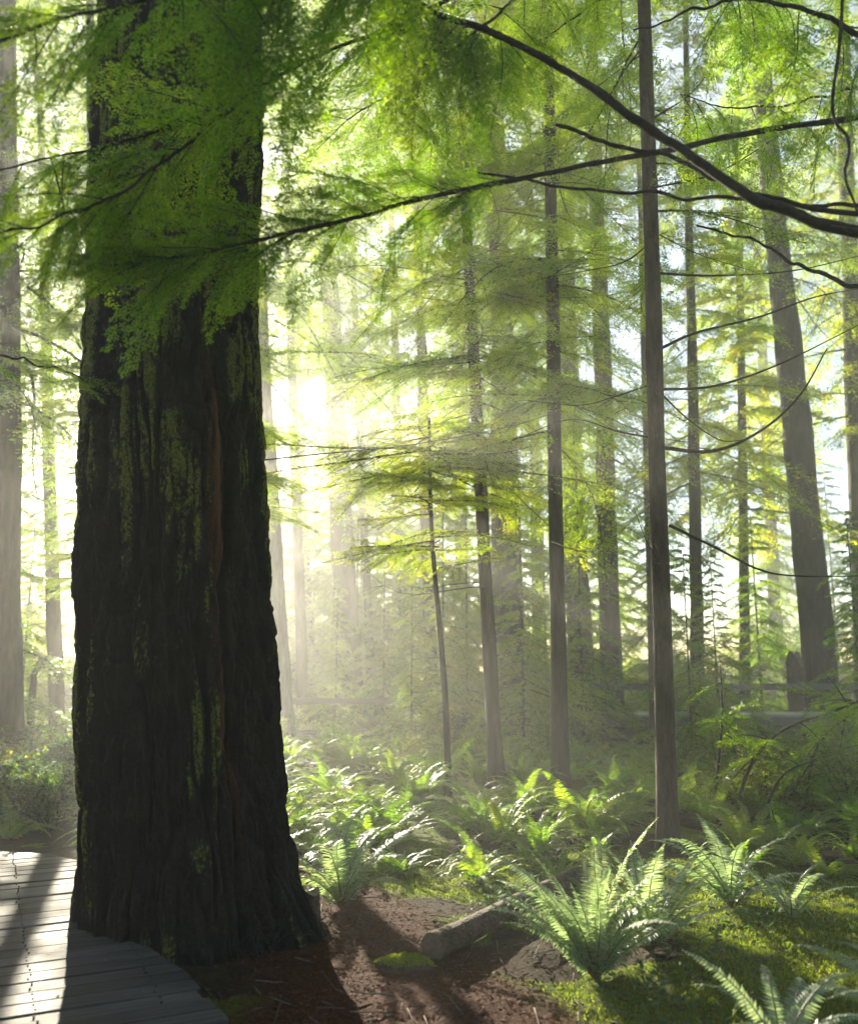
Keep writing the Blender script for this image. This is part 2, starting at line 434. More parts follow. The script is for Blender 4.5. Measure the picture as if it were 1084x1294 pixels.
# ------------------------------------------------------------------ trunks
def trunk_mesh(r0, r1, H, lean, seed, material, flare=.35, zf=.5, n=18, bend=.04):
    """stem from z=-0.3 to H, lean = (dx, dy) per metre"""
    g = np.random.default_rng(seed)
    z = np.concatenate([np.linspace(-.3, 1.2, 14), np.linspace(1.5, H, int(H * 2.2))])
    a = np.linspace(0, 2 * np.pi, n, endpoint=False)
    rr = r0 + (r1 - r0) * np.clip(z / 8.0, 0, None); rr = np.maximum(rr, r0 * .12) + r0 * flare * np.exp(-np.clip(z + .05, 0, None) / zf * 1.6)
    Z, A = np.meshgrid(z, a, indexing='ij'); RR = rr[:, None] * np.ones_like(A)
    nz = fbm(np.cos(A) * 2.2 + seed, np.sin(A) * 2.2, Z * 1.1, seed=seed, o=3)
    RR = RR * (1 + .32 * (nz - .5)) * (1 + .16 * flare * np.cos(A * 4 + seed) * np.exp(-np.clip(Z, 0, None) * 3))
    bx = lean[0] * Z + bend * r0 * 5 * (vn(Z * .35, Z * 0, seed=seed) - vn(np.zeros_like(Z), Z * 0, seed=seed)); by = lean[1] * Z
    V = np.stack([bx + RR * np.cos(A), by + RR * np.sin(A), Z], -1).reshape(-1, 3)
    m = len(z); i = np.arange(m - 1)[:, None] * n; j = np.arange(n)[None]; k = (j + 1) % n
    Fq = np.stack([i + j, i + k, i + n + k, i + n + j], -1).reshape(-1, 4)
    return mk('trunk', V, [Fq, np.array([np.arange((m - 1) * n, m * n)])], [material])

def limb_mesh(pts, r0, r1, n=8, m='twig', k=26):
    mb = MB(); add_tube(mb, curve_pts(pts, k), np.linspace(r0, r1, k), n); return mb.mesh('limb', [M[m]])

def place_tree(name, label, base, Y, up, w0, w1, H, crown_me=None, material='bark', group=None, cat='tree', dead=None, seed=0, flare=.35, csc=1.0, crz=0., dz=0., zf=.5, deads=1.0):
    """base/up: photo pixels of the trunk's foot and of a point higher up; w0/w1 widths there in photo pixels"""
    p0 = at(base[0], base[1], Y); p1 = at(up[0], up[1], Y)
    lean = ((p1[0] - p0[0]) / (p1[2] - p0[2]), 0.)
    zg = float(gz(p0[0], Y)); x0 = p0[0] + lean[0] * (zg - p0[2])
    d0 = Y / cp * 1.0; s = Y * cp / F
    r0 = w0 * s / 2 * 1.02; r1h = w1 * (Y * cp + (p1[2] - CAMZ) * sp) / F / 2
    z1 = p1[2] - zg
    r8 = r0 + (r1h - r0) * 8.0 / max(z1, 1)
    t = thing(name, (x0, Y, zg), label, cat, group)
    part('trunk', trunk_mesh(r0, max(r8, r0 * .25), H, lean, seed + 3, M[material], flare, zf), t)
    if crown_me: part('crown', crown_me, t, (lean[0] * 6, 0, dz), (0, 0, crz), (csc,) * 3)
    if dead is not None: add_dead(t, lean, seed + 50)
    return t, np.array([x0, Y, zg]), lean

# --- the giant -----------------------------------------------------------
def giant():
    Yc = 5.9; zg = 0.
    z = np.concatenate([np.linspace(-.25, 7.2, 760), np.linspace(7.4, 26, 60)]); n = 600
    ax = np.interp(z, [0, 1, 2, 3.5, 5.8, 26], [-1.45, -1.58, -1.67, -1.75, -1.83, -2.3])
    rr = np.interp(z, [-.25, -.05, .1, .37, .7, 1.1, 1.8, 2.9, 3.5, 4, 5.8, 7, 26], [.72, .675, .655, .632, .618, .612, .606, .612, .592, .568, .562, .55, .2])
    k = np.ones(15) / 15; rs = np.convolve(np.pad(rr, 7, 'edge'), k, 'valid'); rr = rs
    a = np.linspace(0, 2 * np.pi, n, endpoint=False)
    Z, A = np.meshgrid(z, a, indexing='ij')
    X, Y_ = np.cos(A), np.sin(A)
    wx = X + .10 * (fbm(X * 2, Y_ * 2, Z * 1.5, seed=21) - .5); wy = Y_ + .10 * (fbm(X * 2 + 7, Y_ * 2, Z * 1.5, seed=22) - .5)
    n1 = np.abs(vn(wx * 5.2, wy * 5.2, Z * .75, seed=23) - .5) * 2
    n2 = np.abs(vn(wx * 10 + 5, wy * 10, Z * 1.7, seed=24) - .5) * 2
    n3 = np.abs(vn(wx * 19 + 2, wy * 19, Z * 4.5, seed=25) - .5) * 2
    f = .080 * np.exp(-(n1 / .15) ** 2) + .046 * np.exp(-(n2 / .17) ** 2) + .020 * np.exp(-(n3 / .22) ** 2)
    plate = fbm(wx * 14, wy * 14, Z * 9, seed=26, o=4)
    crack = .014 * np.exp(-((vn(wx * 6, wy * 6, Z * 7, seed=29) - .5) / .05) ** 2)
    bulge = .05 * (fbm(X * 1.2 + 3, Y_ * 1.2, Z * .7, seed=27, o=3) - .5) * 2
    RR = rr[:, None] + .028 - f - crack + .045 * (plate - .5) + bulge
    low = np.exp(-np.clip(Z + .1, 0, None) * 3.2)
    lobes = .5 + .5 * np.cos(5 * (A + .35) + 1.2 * np.sin(2 * A))
    RR = RR + low * (.07 * lobes - .02) + .15 * low * np.exp(-((np.angle(np.exp(1j * (A - (-.25)))) / .5) ** 2)) * sstep(.9, 0, Z)
    V = np.stack([ax[:, None] + RR * X, Yc + RR * Y_, Z], -1).reshape(-1, 3)
    V -= [-1.45, Yc, 0]
    m = len(z); i = np.arange(m - 1)[:, None] * n; j = np.arange(n)[None]; kk = (j + 1) % n
    Fq = np.stack([i + j, i + kk, i + n + kk, i + n + j], -1).reshape(-1, 4)
    ridge = 1 - np.clip(f / .05, 0, 1)
    mossn = fbm(X * 2.2 + 4, Y_ * 2.2, Z * .9, seed=31, o=5)
    left = sstep(.5, -.8, X)                       # more moss on the left face
    moss = sstep(.36, .66, mossn + .12 * left + .13 * sstep(.6, 3.2, Z) - .06 - .12 * sstep(-.1, .7, X) * sstep(3.2, 1.8, Z)) * ridge
    fine = sstep(.38, .62, fbm(X * 24, Y_ * 24, Z * 9, seed=33, o=3))
    streak = np.exp(-((np.angle(np.exp(1j * (A - (-.88 + .05 * np.sin(Z * 1.1))))) / .085) ** 2)) * sstep(.2, .7, Z) * sstep(.35, .62, fbm(X * 5, Y_ * 5, Z * 1.6, seed=34)) * sstep(.3, .6, fbm(X * 40, Y_ * 40, Z * 5, seed=35, o=3))
    me = mk('trunk', V, [Fq, np.array([np.arange((m - 1) * n, m * n)])], [M['giant']], attrs={'moss': moss.ravel(), 'streak': streak.ravel()})
    t = thing('giant_fir', (-1.45, Yc, zg), 'giant dark furrowed fir with moss patches beside the boardwalk', 'tree')
    part('trunk', me, t)
    part('crown', CROWN_TALL[0], t, (-.5, 0, 9), (0, 0, 1.), (1, 1, .8))
    return t

m, nt, out = mat('giant_bark'); L = nt.links
tc = N(nt, 'ShaderNodeTexCoord'); mp = N(nt, 'ShaderNodeMapping'); mp.inputs['Scale'].default_value = (1, 1, .3); L.new(tc.outputs['Object'], mp.inputs[0])
n1 = N(nt, 'ShaderNodeTexNoise', Scale=18); n1.inputs['Detail'].default_value = 8; n1.inputs['Roughness'].default_value = .7; L.new(mp.outputs[0], n1.inputs['Vector'])
n2 = N(nt, 'ShaderNodeTexNoise', Scale=90); n2.inputs['Detail'].default_value = 4; L.new(tc.outputs['Object'], n2.inputs['Vector'])
c = ramp(nt, n1.outputs[0], [(.3, (.009, .006, .005)), (.55, (.018, .012, .009)), (.75, (.040, .028, .022))]).outputs[0]
av = N(nt, 'ShaderNodeAttribute'); av.attribute_name = 'streak'
c = mixc(nt, math_(nt, 'MULTIPLY', av.outputs['Fac'], .8), c, (.130, .045, .014))
am = N(nt, 'ShaderNodeAttribute'); am.attribute_name = 'moss'
mc = ramp(nt, n2.outputs[0], [(.35, (.040, .052, .006)), (.6, (.130, .140, .014)), (.75, (.220, .210, .035))]).outputs[0]
n5 = N(nt, 'ShaderNodeTexNoise', Scale=55); n5.inputs['Detail'].default_value = 6; n5.inputs['Roughness'].default_value = .75; mp5 = N(nt, 'ShaderNodeMapping'); mp5.inputs['Scale'].default_value = (1, 1, .55); L.new(tc.outputs['Object'], mp5.inputs[0]); L.new(mp5.outputs[0], n5.inputs['Vector'])
mf = ramp(nt, math_(nt, 'ADD', n5.outputs[0], math_(nt, 'MULTIPLY', math_(nt, 'SUBTRACT', am.outputs['Fac'], .62), .34)), [(.50, (0, 0, 0)), (.57, (1, 1, 1))]).outputs[0]
c = mixc(nt, math_(nt, 'MULTIPLY', mf, math_(nt, 'MULTIPLY', am.outputs['Fac'], 1.6, True)), c, mc)
b = N(nt, 'ShaderNodeBsdfPrincipled', Roughness=.85); b.inputs['Specular IOR Level'].default_value = .2; L.new(c, b.inputs['Base Color'])
bp = N(nt, 'ShaderNodeBump', Strength=1.0, Distance=.05); L.new(math_(nt, 'ADD', n1.outputs[0], math_(nt, 'MULTIPLY', n2.outputs[0], .4)), bp.inputs['Height']); L.new(bp.outputs[0], b.inputs['Normal'])
L.new(b.outputs[0], out.inputs['Surface']); M['giant'] = m
giant()

# --- standing trees, three of them added to shape the light ---------------------------------------------
T = place_tree
T('fir_tree', 'thick dark trunk at the left edge standing behind the salal bushes', (14, 960), 15, (12, 300), 31, 23, 34, CROWN_TALL[1], 'bark', seed=1, crz=.4)
T('fir_tree', 'slim straight trunk against white sky just left of the giant fir', (73, 935), 19, (59, 430), 20, 13, 34, CROWN_TALL[3], 'bark', seed=2, dz=7, dead=0, crz=2.)
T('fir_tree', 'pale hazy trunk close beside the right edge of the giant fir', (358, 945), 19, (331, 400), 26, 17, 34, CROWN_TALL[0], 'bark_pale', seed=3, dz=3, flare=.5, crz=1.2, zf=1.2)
T('fir_tree', 'hazy straight trunk behind the far rail, right of the pale trunk', (443, 890), 30, (414, 340), 34, 21, 34, CROWN_TALL[2], 'bark', seed=4, crz=2.6, dz=4)
T('fir_tree', 'hair-thin far trunk close right of the hazy trunk behind the rail', (470, 890), 33, (449, 400), 11, 8, 22, CROWN_YOUNG[0], 'bark', seed=5, csc=1.6, dz=6, crz=.8)
bent, bb, bl = T('fir_tree', 'bent slim trunk between the young sapling hemlock and the fern-foot trunk', (628, 1006), 12.2, (590, 300), 19, 13, 13, CROWN_MID[0], 'bark', seed=6, dead=1, flare=.3, crz=.3, dz=1)
brown, br_b, br_l = T('fir_tree', 'straight brown trunk rising from ferns, left of the tallest slim trunk', (709, 1014), 11.6, (697, 280), 21, 15, 13, CROWN_MID[1], 'bark', seed=7, dead=2, flare=.3, crz=1.7, dz=1.2)
front, fb, fl = T('fir_tree', 'nearest slim straight trunk with long bare limbs, foot in ferns', (845, 1088), 8.2, (812, 0), 24, 16, 14, CROWN_MID[2], 'bark_moss', seed=8, flare=.4, crz=4.1, dz=5.2)
T('fir_tree', 'broad misty trunk behind the bent slim trunk', (648, 950), 22, (636, 480), 42, 30, 34, CROWN_TALL[3], 'bark', seed=9, crz=.9)
T('fir_tree', 'broad shaded trunk just right of the brown fern-foot trunk', (738, 905), 26, (722, 500), 32, 25, 34, CROWN_TALL[0], 'bark', seed=10, crz=3.3, dead=0)
T('fir_tree', 'shaded straight trunk standing before the far boardwalk left end', (775, 915), 23, (758, 380), 27, 20, 34, CROWN_TALL[1], 'bark', seed=11, crz=5.2, dead=1)
T('fir_tree', 'thin stem almost touching the nearest slim trunk on its left', (826, 915), 20, (815, 480), 11, 8, 14, None, 'bark', seed=12, dead=2, crz=.2)
T('fir_tree', 'misty trunk just right of the nearest slim trunk', (882, 945), 19, (873, 440), 18, 12, 20, CROWN_MID[0], 'bark', seed=13, crz=2.9, csc=1.3, dz=1, dead=0)
T('fir_tree', 'thin far trunk midway between the nearest trunk and the big right fir', (941, 880), 26, (936, 490), 14, 10, 20, CROWN_YOUNG[2], 'bark', seed=14, csc=1.7, dz=5, crz=1.1)
T('fir_tree', 'big tapering fir trunk on the rise at right beside a stump', (1037, 870), 24, (965, 150), 44, 24, 34, CROWN_TALL[2], 'bark', seed=15, crz=.1, flare=.3, dz=5)
T('fir_tree', 'dark trunk cut by the right edge of the view', (1092, 870), 25, (1074, 350), 26, 20, 34, CROWN_TALL[3], 'bark', seed=16, crz=4.4)
add_whorls(bent, bl, 1, [5.9, 7.3, 8.8], 10)
add_whorls(brown, br_l, 2, [5.2, 6.9, 8.5], 8, .6, 1.)
add_boughs(front, fl, 3, 10, 5.5, 9, .3, 1.2, .5, 1.0)
hid, hb, hl = T('fir_tree', 'tall hemlock added to shape the light, mostly hidden behind the giant fir, boughs showing at its right side', (290, 950), 14, (280, 400), 16, 12, 20, CROWN_MID[0], 'bark', seed=60, crz=.5, dz=5.4)  # added tree; its bough tiers cut the sunlight into shafts
add_whorls(hid, hl, 9, [4.05, 5.3, 6.6, 7.9, 9.2], 17, .6, .85, (-.1, .04))
add_whorls(hid, hl, 14, [4.66], 7, .6, .8, (-.05, .05), 2.2, -.1, .03)
hid2, hb2, hl2 = T('fir_tree', 'leafy hemlock added to cast shade, half hidden behind the left edge of the giant fir', (118, 940), 16, (116, 400), 16, 12, 20, CROWN_MID[1], 'bark', seed=61, crz=2.5, dz=7)  # added tree that shades the air left of the giant
add_whorls(hid2, hl2, 12, [4.4, 5.1], 12, .5, .75, (-.15, .05))
add_whorls(hid2, hl2, 15, [6.1, 7.0, 7.9, 8.9, 9.9, 11.], 14, .75, 1.05, (-.15, .05))
add_whorls(hid2, hl2, 16, [3.1, 3.5, 3.9], 5, .45, .6, (-.15, .05), 1.6, math.pi)  # low boughs added to shade the left side of the boardwalk
for k, (bx, Y, ux, w, lab) in enumerate([
        (392, 38, 372, 16, 'thin far trunk between the pale trunk and the hazy trunk'),
        (512, 36, 497, 14, 'thin far trunk left of the young sapling hemlock'),
        (588, 40, 578, 20, 'far misty trunk between the sapling hemlock and the bent trunk'),
        (683, 34, 672, 16, 'far thin trunk between the broad misty trunk and the brown trunk'),
        (985, 40, 962, 16, 'far thin trunk left of the big right fir'),
        (382, 27, 366, 15, 'misty trunk hung with pale foliage right beside the pale trunk'),
        (545, 29, 530, 18, 'misty trunk directly behind the young sapling hemlock'),
        (-45, 19, -40, 26, 'leafy tree added outside the left edge to shape the light'),  # unseen tree, put in to fill the canopy and shape the light
        (36, 40, 24, 16, 'far thin trunk between the left edge trunk and the slim trunk')]):
    T('fir_tree', lab, (bx, 895), Y, (ux, 400), w, w * .7, 34, CROWN_TALL[k % 4] if k not in (8,) else None, 'bark', seed=30 + k, crz=k * 1.3, dz=6 if bx < 560 and bx > 300 else 0, group='far trunks in the haze')

# young sapling hemlock with the flat umbrella top
tY = 11.4
pb, pt = at(566, 1012, tY), at(541, 528, tY); zg = float(gz(pb[0], tY)); Hh = pt[2] - zg
t = thing('young_hemlock', (pb[0], tY, zg), 'thin young hemlock with a flat dark umbrella of branches at its top', 'tree')
ln = ((pt[0] - pb[0]) / Hh, 0)
zz = np.linspace(-.2, Hh, 24); P = np.stack([ln[0] * zz + .03 * np.sin(zz * 1.4), 0 * zz, zz], -1)
mb = MB(); add_tube(mb, P, np.interp(zz, [-.2, .2, Hh], [.062, .046, .020]), 10); part('trunk', mb.mesh('trunk', [M['bark']]), t)
mb = MB(); LQ = []; g = np.random.default_rng(5)
for i in range(46):
    top = i < 22
    z = Hh - g.uniform(.0, .8) if top else Hh * g.uniform(.57, .88)
    L_ = (.35 + 1.9 * min(1, (Hh - z) / .35)) * g.uniform(.6, 1.05) if top else g.uniform(.8, 1.8)
    yaw = i * 2.399 + g.normal(0, .3)
    Q, S = TPL_FLAT[i % 5]; Rm = rot_mats(yaw, g.uniform(-.16, .14), g.normal(0, .28)); off = np.array([ln[0] * z, 0, z])
    ctr = Q.mean(1, keepdims=True)
    for rep in range(1 + (i % 2) if top else 1): LQ.append(((ctr * L_ + g.normal(0, .02 * rep, ctr.shape) + (Q - ctr) * 1.25) @ Rm.T + off))
    for Pp, r in S[:1] + S[1::2]: add_tube(mb, (Pp * L_) @ Rm.T + off, np.maximum(np.asarray(r) * L_, .002), 4, 1)
mb.leaves(np.concatenate(LQ), 0); part('crown', mb.mesh('crown', [M['far_leaf'], M['twig']], False), t)

# long bare limbs of the nearest slim trunk (photo pixels, depth)
def wl(pts, Y0, Y1):
    n_ = len(pts); return [at(p[0], p[1], Y0 + (Y1 - Y0) * i / (n_ - 1)) - fb for i, p in enumerate(pts)]
add_dead(front, fl, 91, 22, .7, 5.5, .22)
add_dead(brown, br_l, 92, 16, .7, 5, .25)
add_dead(bent, bl, 93, 16, .7, 5, .25)
for pts, Y1, r in [
        ([(838, 566), (900, 570), (960, 545), (1010, 500), (1045, 440)], 7.4, .020),
        ([(835, 440), (880, 420), (960, 400), (1030, 375), (1100, 362)], 9.0, .016),
        ([(836, 492), (900, 488), (980, 462), (1090, 408)], 7.7, .015),
        ([(832, 345), (900, 348), (1000, 342), (1090, 322)], 8.8, .015),
        ([(846, 664), (900, 690), (960, 720), (1010, 728), (1090, 728)], 8.9, .016),
        ([(828, 300), (790, 330), (740, 342), (690, 350)], 9.6, .011),
        ([(836, 555), (780, 545), (720, 530), (640, 560)], 9.4, .012),
        ([(838, 480), (780, 500), (730, 512), (660, 505)], 9.2, .010),
        ([(824, 150), (870, 120), (900, 85)], 8.4, .012),
        ([(822, 60), (780, 90), (740, 120)], 8.6, .010),
        ([(838, 500), (870, 530), (910, 556), (945, 555)], 7.8, .009),
        ([(845, 720), (820, 690), (800, 640)], 8.0, .008)]:
    part('limb', limb_mesh(wl(pts, 8.2, Y1), r, r * .25), front)

# hemlocks of the understory
g = np.random.default_rng(77)
spots = [  # photo x, distance, height scale, label
    (425, 24, .6), (520, 20, .6), (485, 26, .8), (590, 24, 1.1), (660, 18, .8), (735, 20, .95), (560, 32, 1.5), (420, 36, 1.5),
    (690, 30, 1.45), (840, 27, 1.3), (905, 18.2, .6), (960, 25.5, 1.0), (1085, 18.5, .7), (1060, 38, 1.3),
    (455, 38, 1.7), (505, 34, 1.5), (395, 40, 1.7), (380, 46, 2.0), (420, 50, 2.2), (475, 44, 2.1), (530, 39, 1.8), (90, 50, 1.8), (15, 46, 2.0), (560, 20, .9), (450, 33, 1.3), (345, 36, 1.4), (640, 26, 1.3), (770, 30, 1.5), (300, 40, 1.8), (110, 44, 1.5), (780, 40, 1.7), (620, 42, 1.7), (500, 46, 1.6), (350, 44, 1.4), (990, 46, 1.7), (870, 15.5, .55), (30, 20, .8), (-30, 16, 1.0), (55, 34, .9), (-60, 28, 1.4)]
for k, (px, Y, s) in enumerate(spots):
    if Y > 36: Y, s = 36 + (Y - 36) * .4, s * (36 + (Y - 36) * .4) / Y
    p = at(px, 846, Y); zg = float(gz(p[0], Y)); 
    lab = ('young hemlock %s' % (
        'left of the giant fir' if px < 110 else 'between the giant fir and the sapling hemlock' if px < 545 else
        'between the sapling hemlock and the nearest slim trunk' if px < 835 else 'behind the shrubs right of the nearest slim trunk'))
    t = thing('hemlock_sapling', (p[0], Y, zg), lab, 'tree', 'young hemlocks of the understory ' + ('left' if px < 110 else 'centre' if px < 545 else 'middle' if px < 835 else 'right'), rz=g.uniform(0, 6.28), sc=s * g.uniform(.9, 1.1))
    part('trunk', SAP if k else (SAP := trunk_mesh(.036, .010, 6.3, (0, 0), 9, M['bark'], .3, n=8)), t)
    part('crown', CROWN_YOUNG[k % 4], t)

# ------------------------------------------------------------------ near overhanging branches
TPL_NEAR = [spray(1.0, .42, .070, .034, .0130, .0135, droop=.22 + .1 * i, sub=.062, hang=.25, seed=200 + i, thick=.006) for i in range(4)]
def spray_mesh(tp):
    mb = MB()
    for P, r in tp[1]: add_tube(mb, P, np.maximum(r, .0012), 4, 1)
    mb.leaves(tp[0], 0); return mb.mesh('spray', [M['near_leaf'], M['twig']], False)
SPR = [spray_mesh(t_) for t_ in TPL_NEAR]

def overhang(label, pts, r0, r1, sprays, seed, group=None):
    """pts: (px, py, distance); sprays: list of (u along limb, photo-direction angle deg, size, tilt)"""
    P = np.array([at(*p) for p in pts]); o = P[0].copy()
    t = thing('overhanging_branch', o, label, 'branch', group)
    n_ = 90; C = curve_pts(P - o, n_); C[:, 2] += .034 * (vn(np.arange(n_) * .16, np.full(n_, seed * 3.), seed=seed) - .5) + .008 * (vn(np.arange(n_) * .5, np.full(n_, seed * 7.), seed=seed) - .5)
    mb = MB(); add_tube(mb, C, np.linspace(r0, r1, n_) * (1 + .2 * (vn(np.arange(n_) * .9, np.full(n_, seed + .5), seed=seed) - .5) + .22 * (vn(np.arange(n_) * .4, np.full(n_, seed + 9.5), seed=seed) - .5)), 10); part('limb', mb.mesh('limb', [M['bough']]), t)
    g = np.random.default_rng(seed)
    for i in range(0 if seed in (6, 12) else 9):
        q = C[int(g.integers(6, n_ - 4))]; part('twig', DEADL[int(g.integers(10))], t, q, (g.normal(0, .8), g.uniform(-.9, .9), g.uniform(0, 6.28)), (g.uniform(.06, .22),) * 3)
    for i, (u, ang, s, tilt) in enumerate(sprays):
        f = u * (n_ - 1); i0 = min(int(f), n_ - 2); q = C[i0] + (C[i0 + 1] - C[i0]) * (f - i0)
        a = R(ang) + g.normal(0, .15)
        X = np.array([math.cos(a), g.uniform(-.35, .25), math.sin(a)]); X = norm(X)
        nrm = np.array([g.uniform(-.3, .3), -math.sin(R(tilt)) , math.cos(R(tilt))]); nrm = norm(nrm - X * (nrm @ X))
        Yv = np.cross(nrm, X)
        mat_ = Matrix(((X[0], Yv[0], nrm[0]), (X[1], Yv[1], nrm[1]), (X[2], Yv[2], nrm[2])))
        part('spray', SPR[(i + seed) % 4], t, q, mat_.to_euler(), (s, s * g.uniform(.85, 1.15), s))
    return t

def sp_list(seed, us, ang, s, tilt=(15, 75)):
    g = np.random.default_rng(seed)
    return [(float(u), g.uniform(*ang), g.uniform(*s), g.uniform(*tilt)) for u in us]
lin = np.linspace
overhang('long arching bough crossing the view and hanging leafy before the giant fir', [(1110, 146, 4.4), (1000, 158, 4.3), (860, 188, 4.2), (720, 212, 4.1), (590, 240, 4.0), (450, 275, 3.9), (330, 303, 3.8), (230, 325, 3.75), (140, 335, 3.7)], .017, .006,
         sp_list(1, list(lin(.45, .93, 22)) * 2, (-215, -125), (.36, .6)) + sp_list(2, lin(.5, .98, 8), (150, 200), (.3, .5)), 1)
overhang('thickest dark bough slanting down from the top middle to the right edge', [(480, -40, 3.9), (540, 8, 3.9), (640, 52, 3.8), (730, 98, 3.7), (800, 145, 3.65), (860, 188, 3.6), (940, 240, 3.5), (1010, 272, 3.45), (1110, 295, 3.4)], .014, .026,
         sp_list(3, list(lin(0, .24, 12)) * 2, (-170, -40), (.38, .65)), 2)
overhang('bare broken bough stub crossing the thickest bough', [(702, 158, 4.0), (770, 178, 3.95), (850, 197, 3.9), (905, 225, 3.85), (960, 246, 3.8), (1110, 275, 3.7)], .010, .013, [], 3)
overhang('thin level bough below the long arching one', [(588, 214, 4.3), (660, 228, 4.25), (770, 240, 4.2), (890, 250, 4.15), (1000, 258, 4.1), (1110, 264, 4.0)], .006, .011, [], 4)
overhang('sunlit knotty bough drooping at the right under the thickest bough', [(880, 285, 5.0), (960, 305, 4.9), (1000, 330, 4.8), (1050, 352, 4.7), (1110, 368, 4.6)], .006, .014, [], 5)
overhang('dark twisted hanging vine stem near the right edge', [(1066, -20, 3.8), (1060, 60, 3.8), (1052, 140, 3.8), (1072, 180, 3.8), (1068, 225, 3.8), (1084, 268, 3.8)], .009, .006, [], 6)
overhang('leafy bough across the top left corner', [(620, -90, 3.4), (450, -50, 3.3), (300, -20, 3.2), (140, 10, 3.1), (-40, 60, 3.0)], .014, .005,
         sp_list(7, list(lin(.1, 1, 18)) * 2, (-200, -40), (.4, .7)), 7)
overhang('leafy bough over the upper part of the giant trunk', [(600, -20, 4.2), (480, 40, 4.1), (360, 90, 4.0), (240, 150, 3.8), (120, 190, 3.7), (-20, 215, 3.6)], .012, .004,
         sp_list(8, list(lin(.1, 1, 27)), (-210, -50), (.4, .75)), 8)
overhang('leafy bough low at the left crossing the giant trunk', [(330, 100, 3.9), (250, 170, 3.7), (160, 235, 3.5), (60, 280, 3.4), (-60, 310, 3.3)], .010, .004,
         sp_list(9, list(lin(.05, 1, 23)), (-215, -100), (.35, .62)), 9)
overhang('leafy bough filling the top right corner', [(1120, 60, 4.2), (1040, 20, 4.2), (960, 0, 4.2), (880, 10, 4.3), (800, 40, 4.4)], .016, .005,
         sp_list(10, list(lin(.02, .62, 13)), (-140, 0), (.45, .75), (5, 60)), 10)
overhang('leafy bough hanging at the top middle beside the thickest bough', [(760, -60, 4.6), (680, -20, 4.6), (600, 40, 4.6), (520, 100, 4.6), (440, 150, 4.6)], .012, .004,
         sp_list(11, list(lin(.05, 1, 15)) * 2, (-200, -30), (.4, .75), (5, 60)), 11)
overhang('leafy bough high in the top right reaching left over the nearest slim trunk', [(1130, -60, 4.8), (1000, -40, 4.9), (880, -30, 5.0), (760, 0, 5.1), (690, 50, 5.2)], .012, .004,
         sp_list(13, list(lin(.05, .5, 10)), (-120, -40), (.45, .75), (5, 60)), 13)
overhang('leafy bough drooping at the right edge above the dark vine', [(1150, 90, 5.0), (1080, 110, 5.0), (1000, 130, 5.1), (920, 135, 5.2), (860, 120, 5.3)], .010, .003,
         sp_list(14, list(lin(.05, 1, 12)), (-200, -40), (.4, .7), (5, 50)), 14)
overhang('lone leafy bough reaching in from the left edge above the boardwalk', [(-70, 440, 5.5), (-10, 445, 5.4), (50, 460, 5.3), (112, 480, 5.3)], .010, .004,
         sp_list(12, list(lin(.2, .95, 6)), (-40, 30), (.3, .42), (5, 40)), 12)

# ------------------------------------------------------------------ ferns
def frond_quads(L, g, arch=1.0, e0=70, pin=.085, gap=.017, width=1.0):
    """one frond in the xz plane starting at the origin; returns pinna quads and rachis points"""
    n_ = 30; th = R(e0) - arch * np.linspace(0, 1, n_) ** 1.25 * R(95)
    ds = L / (n_ - 1); P = np.concatenate([[[0, 0, 0]], np.cumsum(np.stack([np.cos(th), 0.06 * np.sin(np.linspace(0, 3, n_) + g.uniform(0, 6)), np.sin(th)], -1) * ds, 0)])[:n_]
    s = np.arange(.10 * L, L * .995, gap); f = s / L * (n_ - 1); i0 = np.minimum(f.astype(int), n_ - 2); w = (f - i0)[:, None]
    B = P[i0] * (1 - w) + P[i0 + 1] * w; D = norm(P[i0 + 1] - P[i0]); u = s / L
    pl = pin * width * np.minimum(1, .5 + 3 * u) * np.clip(1 - u ** 2.2, .06, 1) * (L / .8)
    up_ = norm(np.cross(np.array([[0, 1., 0]]), -D)); up_ = np.where(up_[:, 2:3] < 0, -up_, up_)
    Q = []; tw = g.normal(0, .12)
    for sg in (-1, 1):
        side = np.array([[0, sg, 0]])
        d = norm(side + D * .28 + up_ * g.normal(-.10, .14, (len(s), 1)) + up_ * tw * sg)
        nn = norm(up_ + g.normal(0, .12, (len(s), 3)))
        S = norm(np.cross(d, nn)); W = (gap * .80)
        a = B + d * pl[:, None] * .55; dn = -nn * pl[:, None]
        b0, b1 = B - S * W * .5, B + S * W * .5
        m0, m1 = a - S * W * .46 + dn * .03, a + S * W * .46 + dn * .03
        tp = B + d * pl[:, None] + dn * .14
        Q.append(np.stack([b0, m0, m1, b1], 1)); Q.append(np.stack([m0, tp, tp + S * W * .05, m1], 1))
    return np.concatenate(Q), P

def fern_fronds(seed, n, L, arch=(.75, 1.25), e=(42, 82), pin=.085, gap=.017):
    g = np.random.default_rng(seed); out_ = []
    for i in range(n):
        Q, P = frond_quads(L * g.uniform(.65, 1.12), g, g.uniform(*arch), g.uniform(*e), pin * g.uniform(.85, 1.15), gap)
        yaw = i * 2.399 + g.normal(0, .25); Rm = rot_mats(yaw, 0, g.normal(0, .15))
        out_.append((Q @ Rm.T, P @ Rm.T))
    return out_
def fern_mesh(seed, n, L, mats, **k):
    mb = MB()
    for Q, P in fern_fronds(seed, n, L, **k):
        mb.leaves(Q, 0); add_tube(mb, P[::3], np.linspace(.0045, .0012, len(P[::3])), 4, 1)
    return mb.mesh('sword_fern', mats, False)
m, nt, out = mat('fern_stalk'); b = N(nt, 'ShaderNodeBsdfPrincipled', Roughness=.6); no = N(nt, 'ShaderNodeTexNoise', Scale=20.)
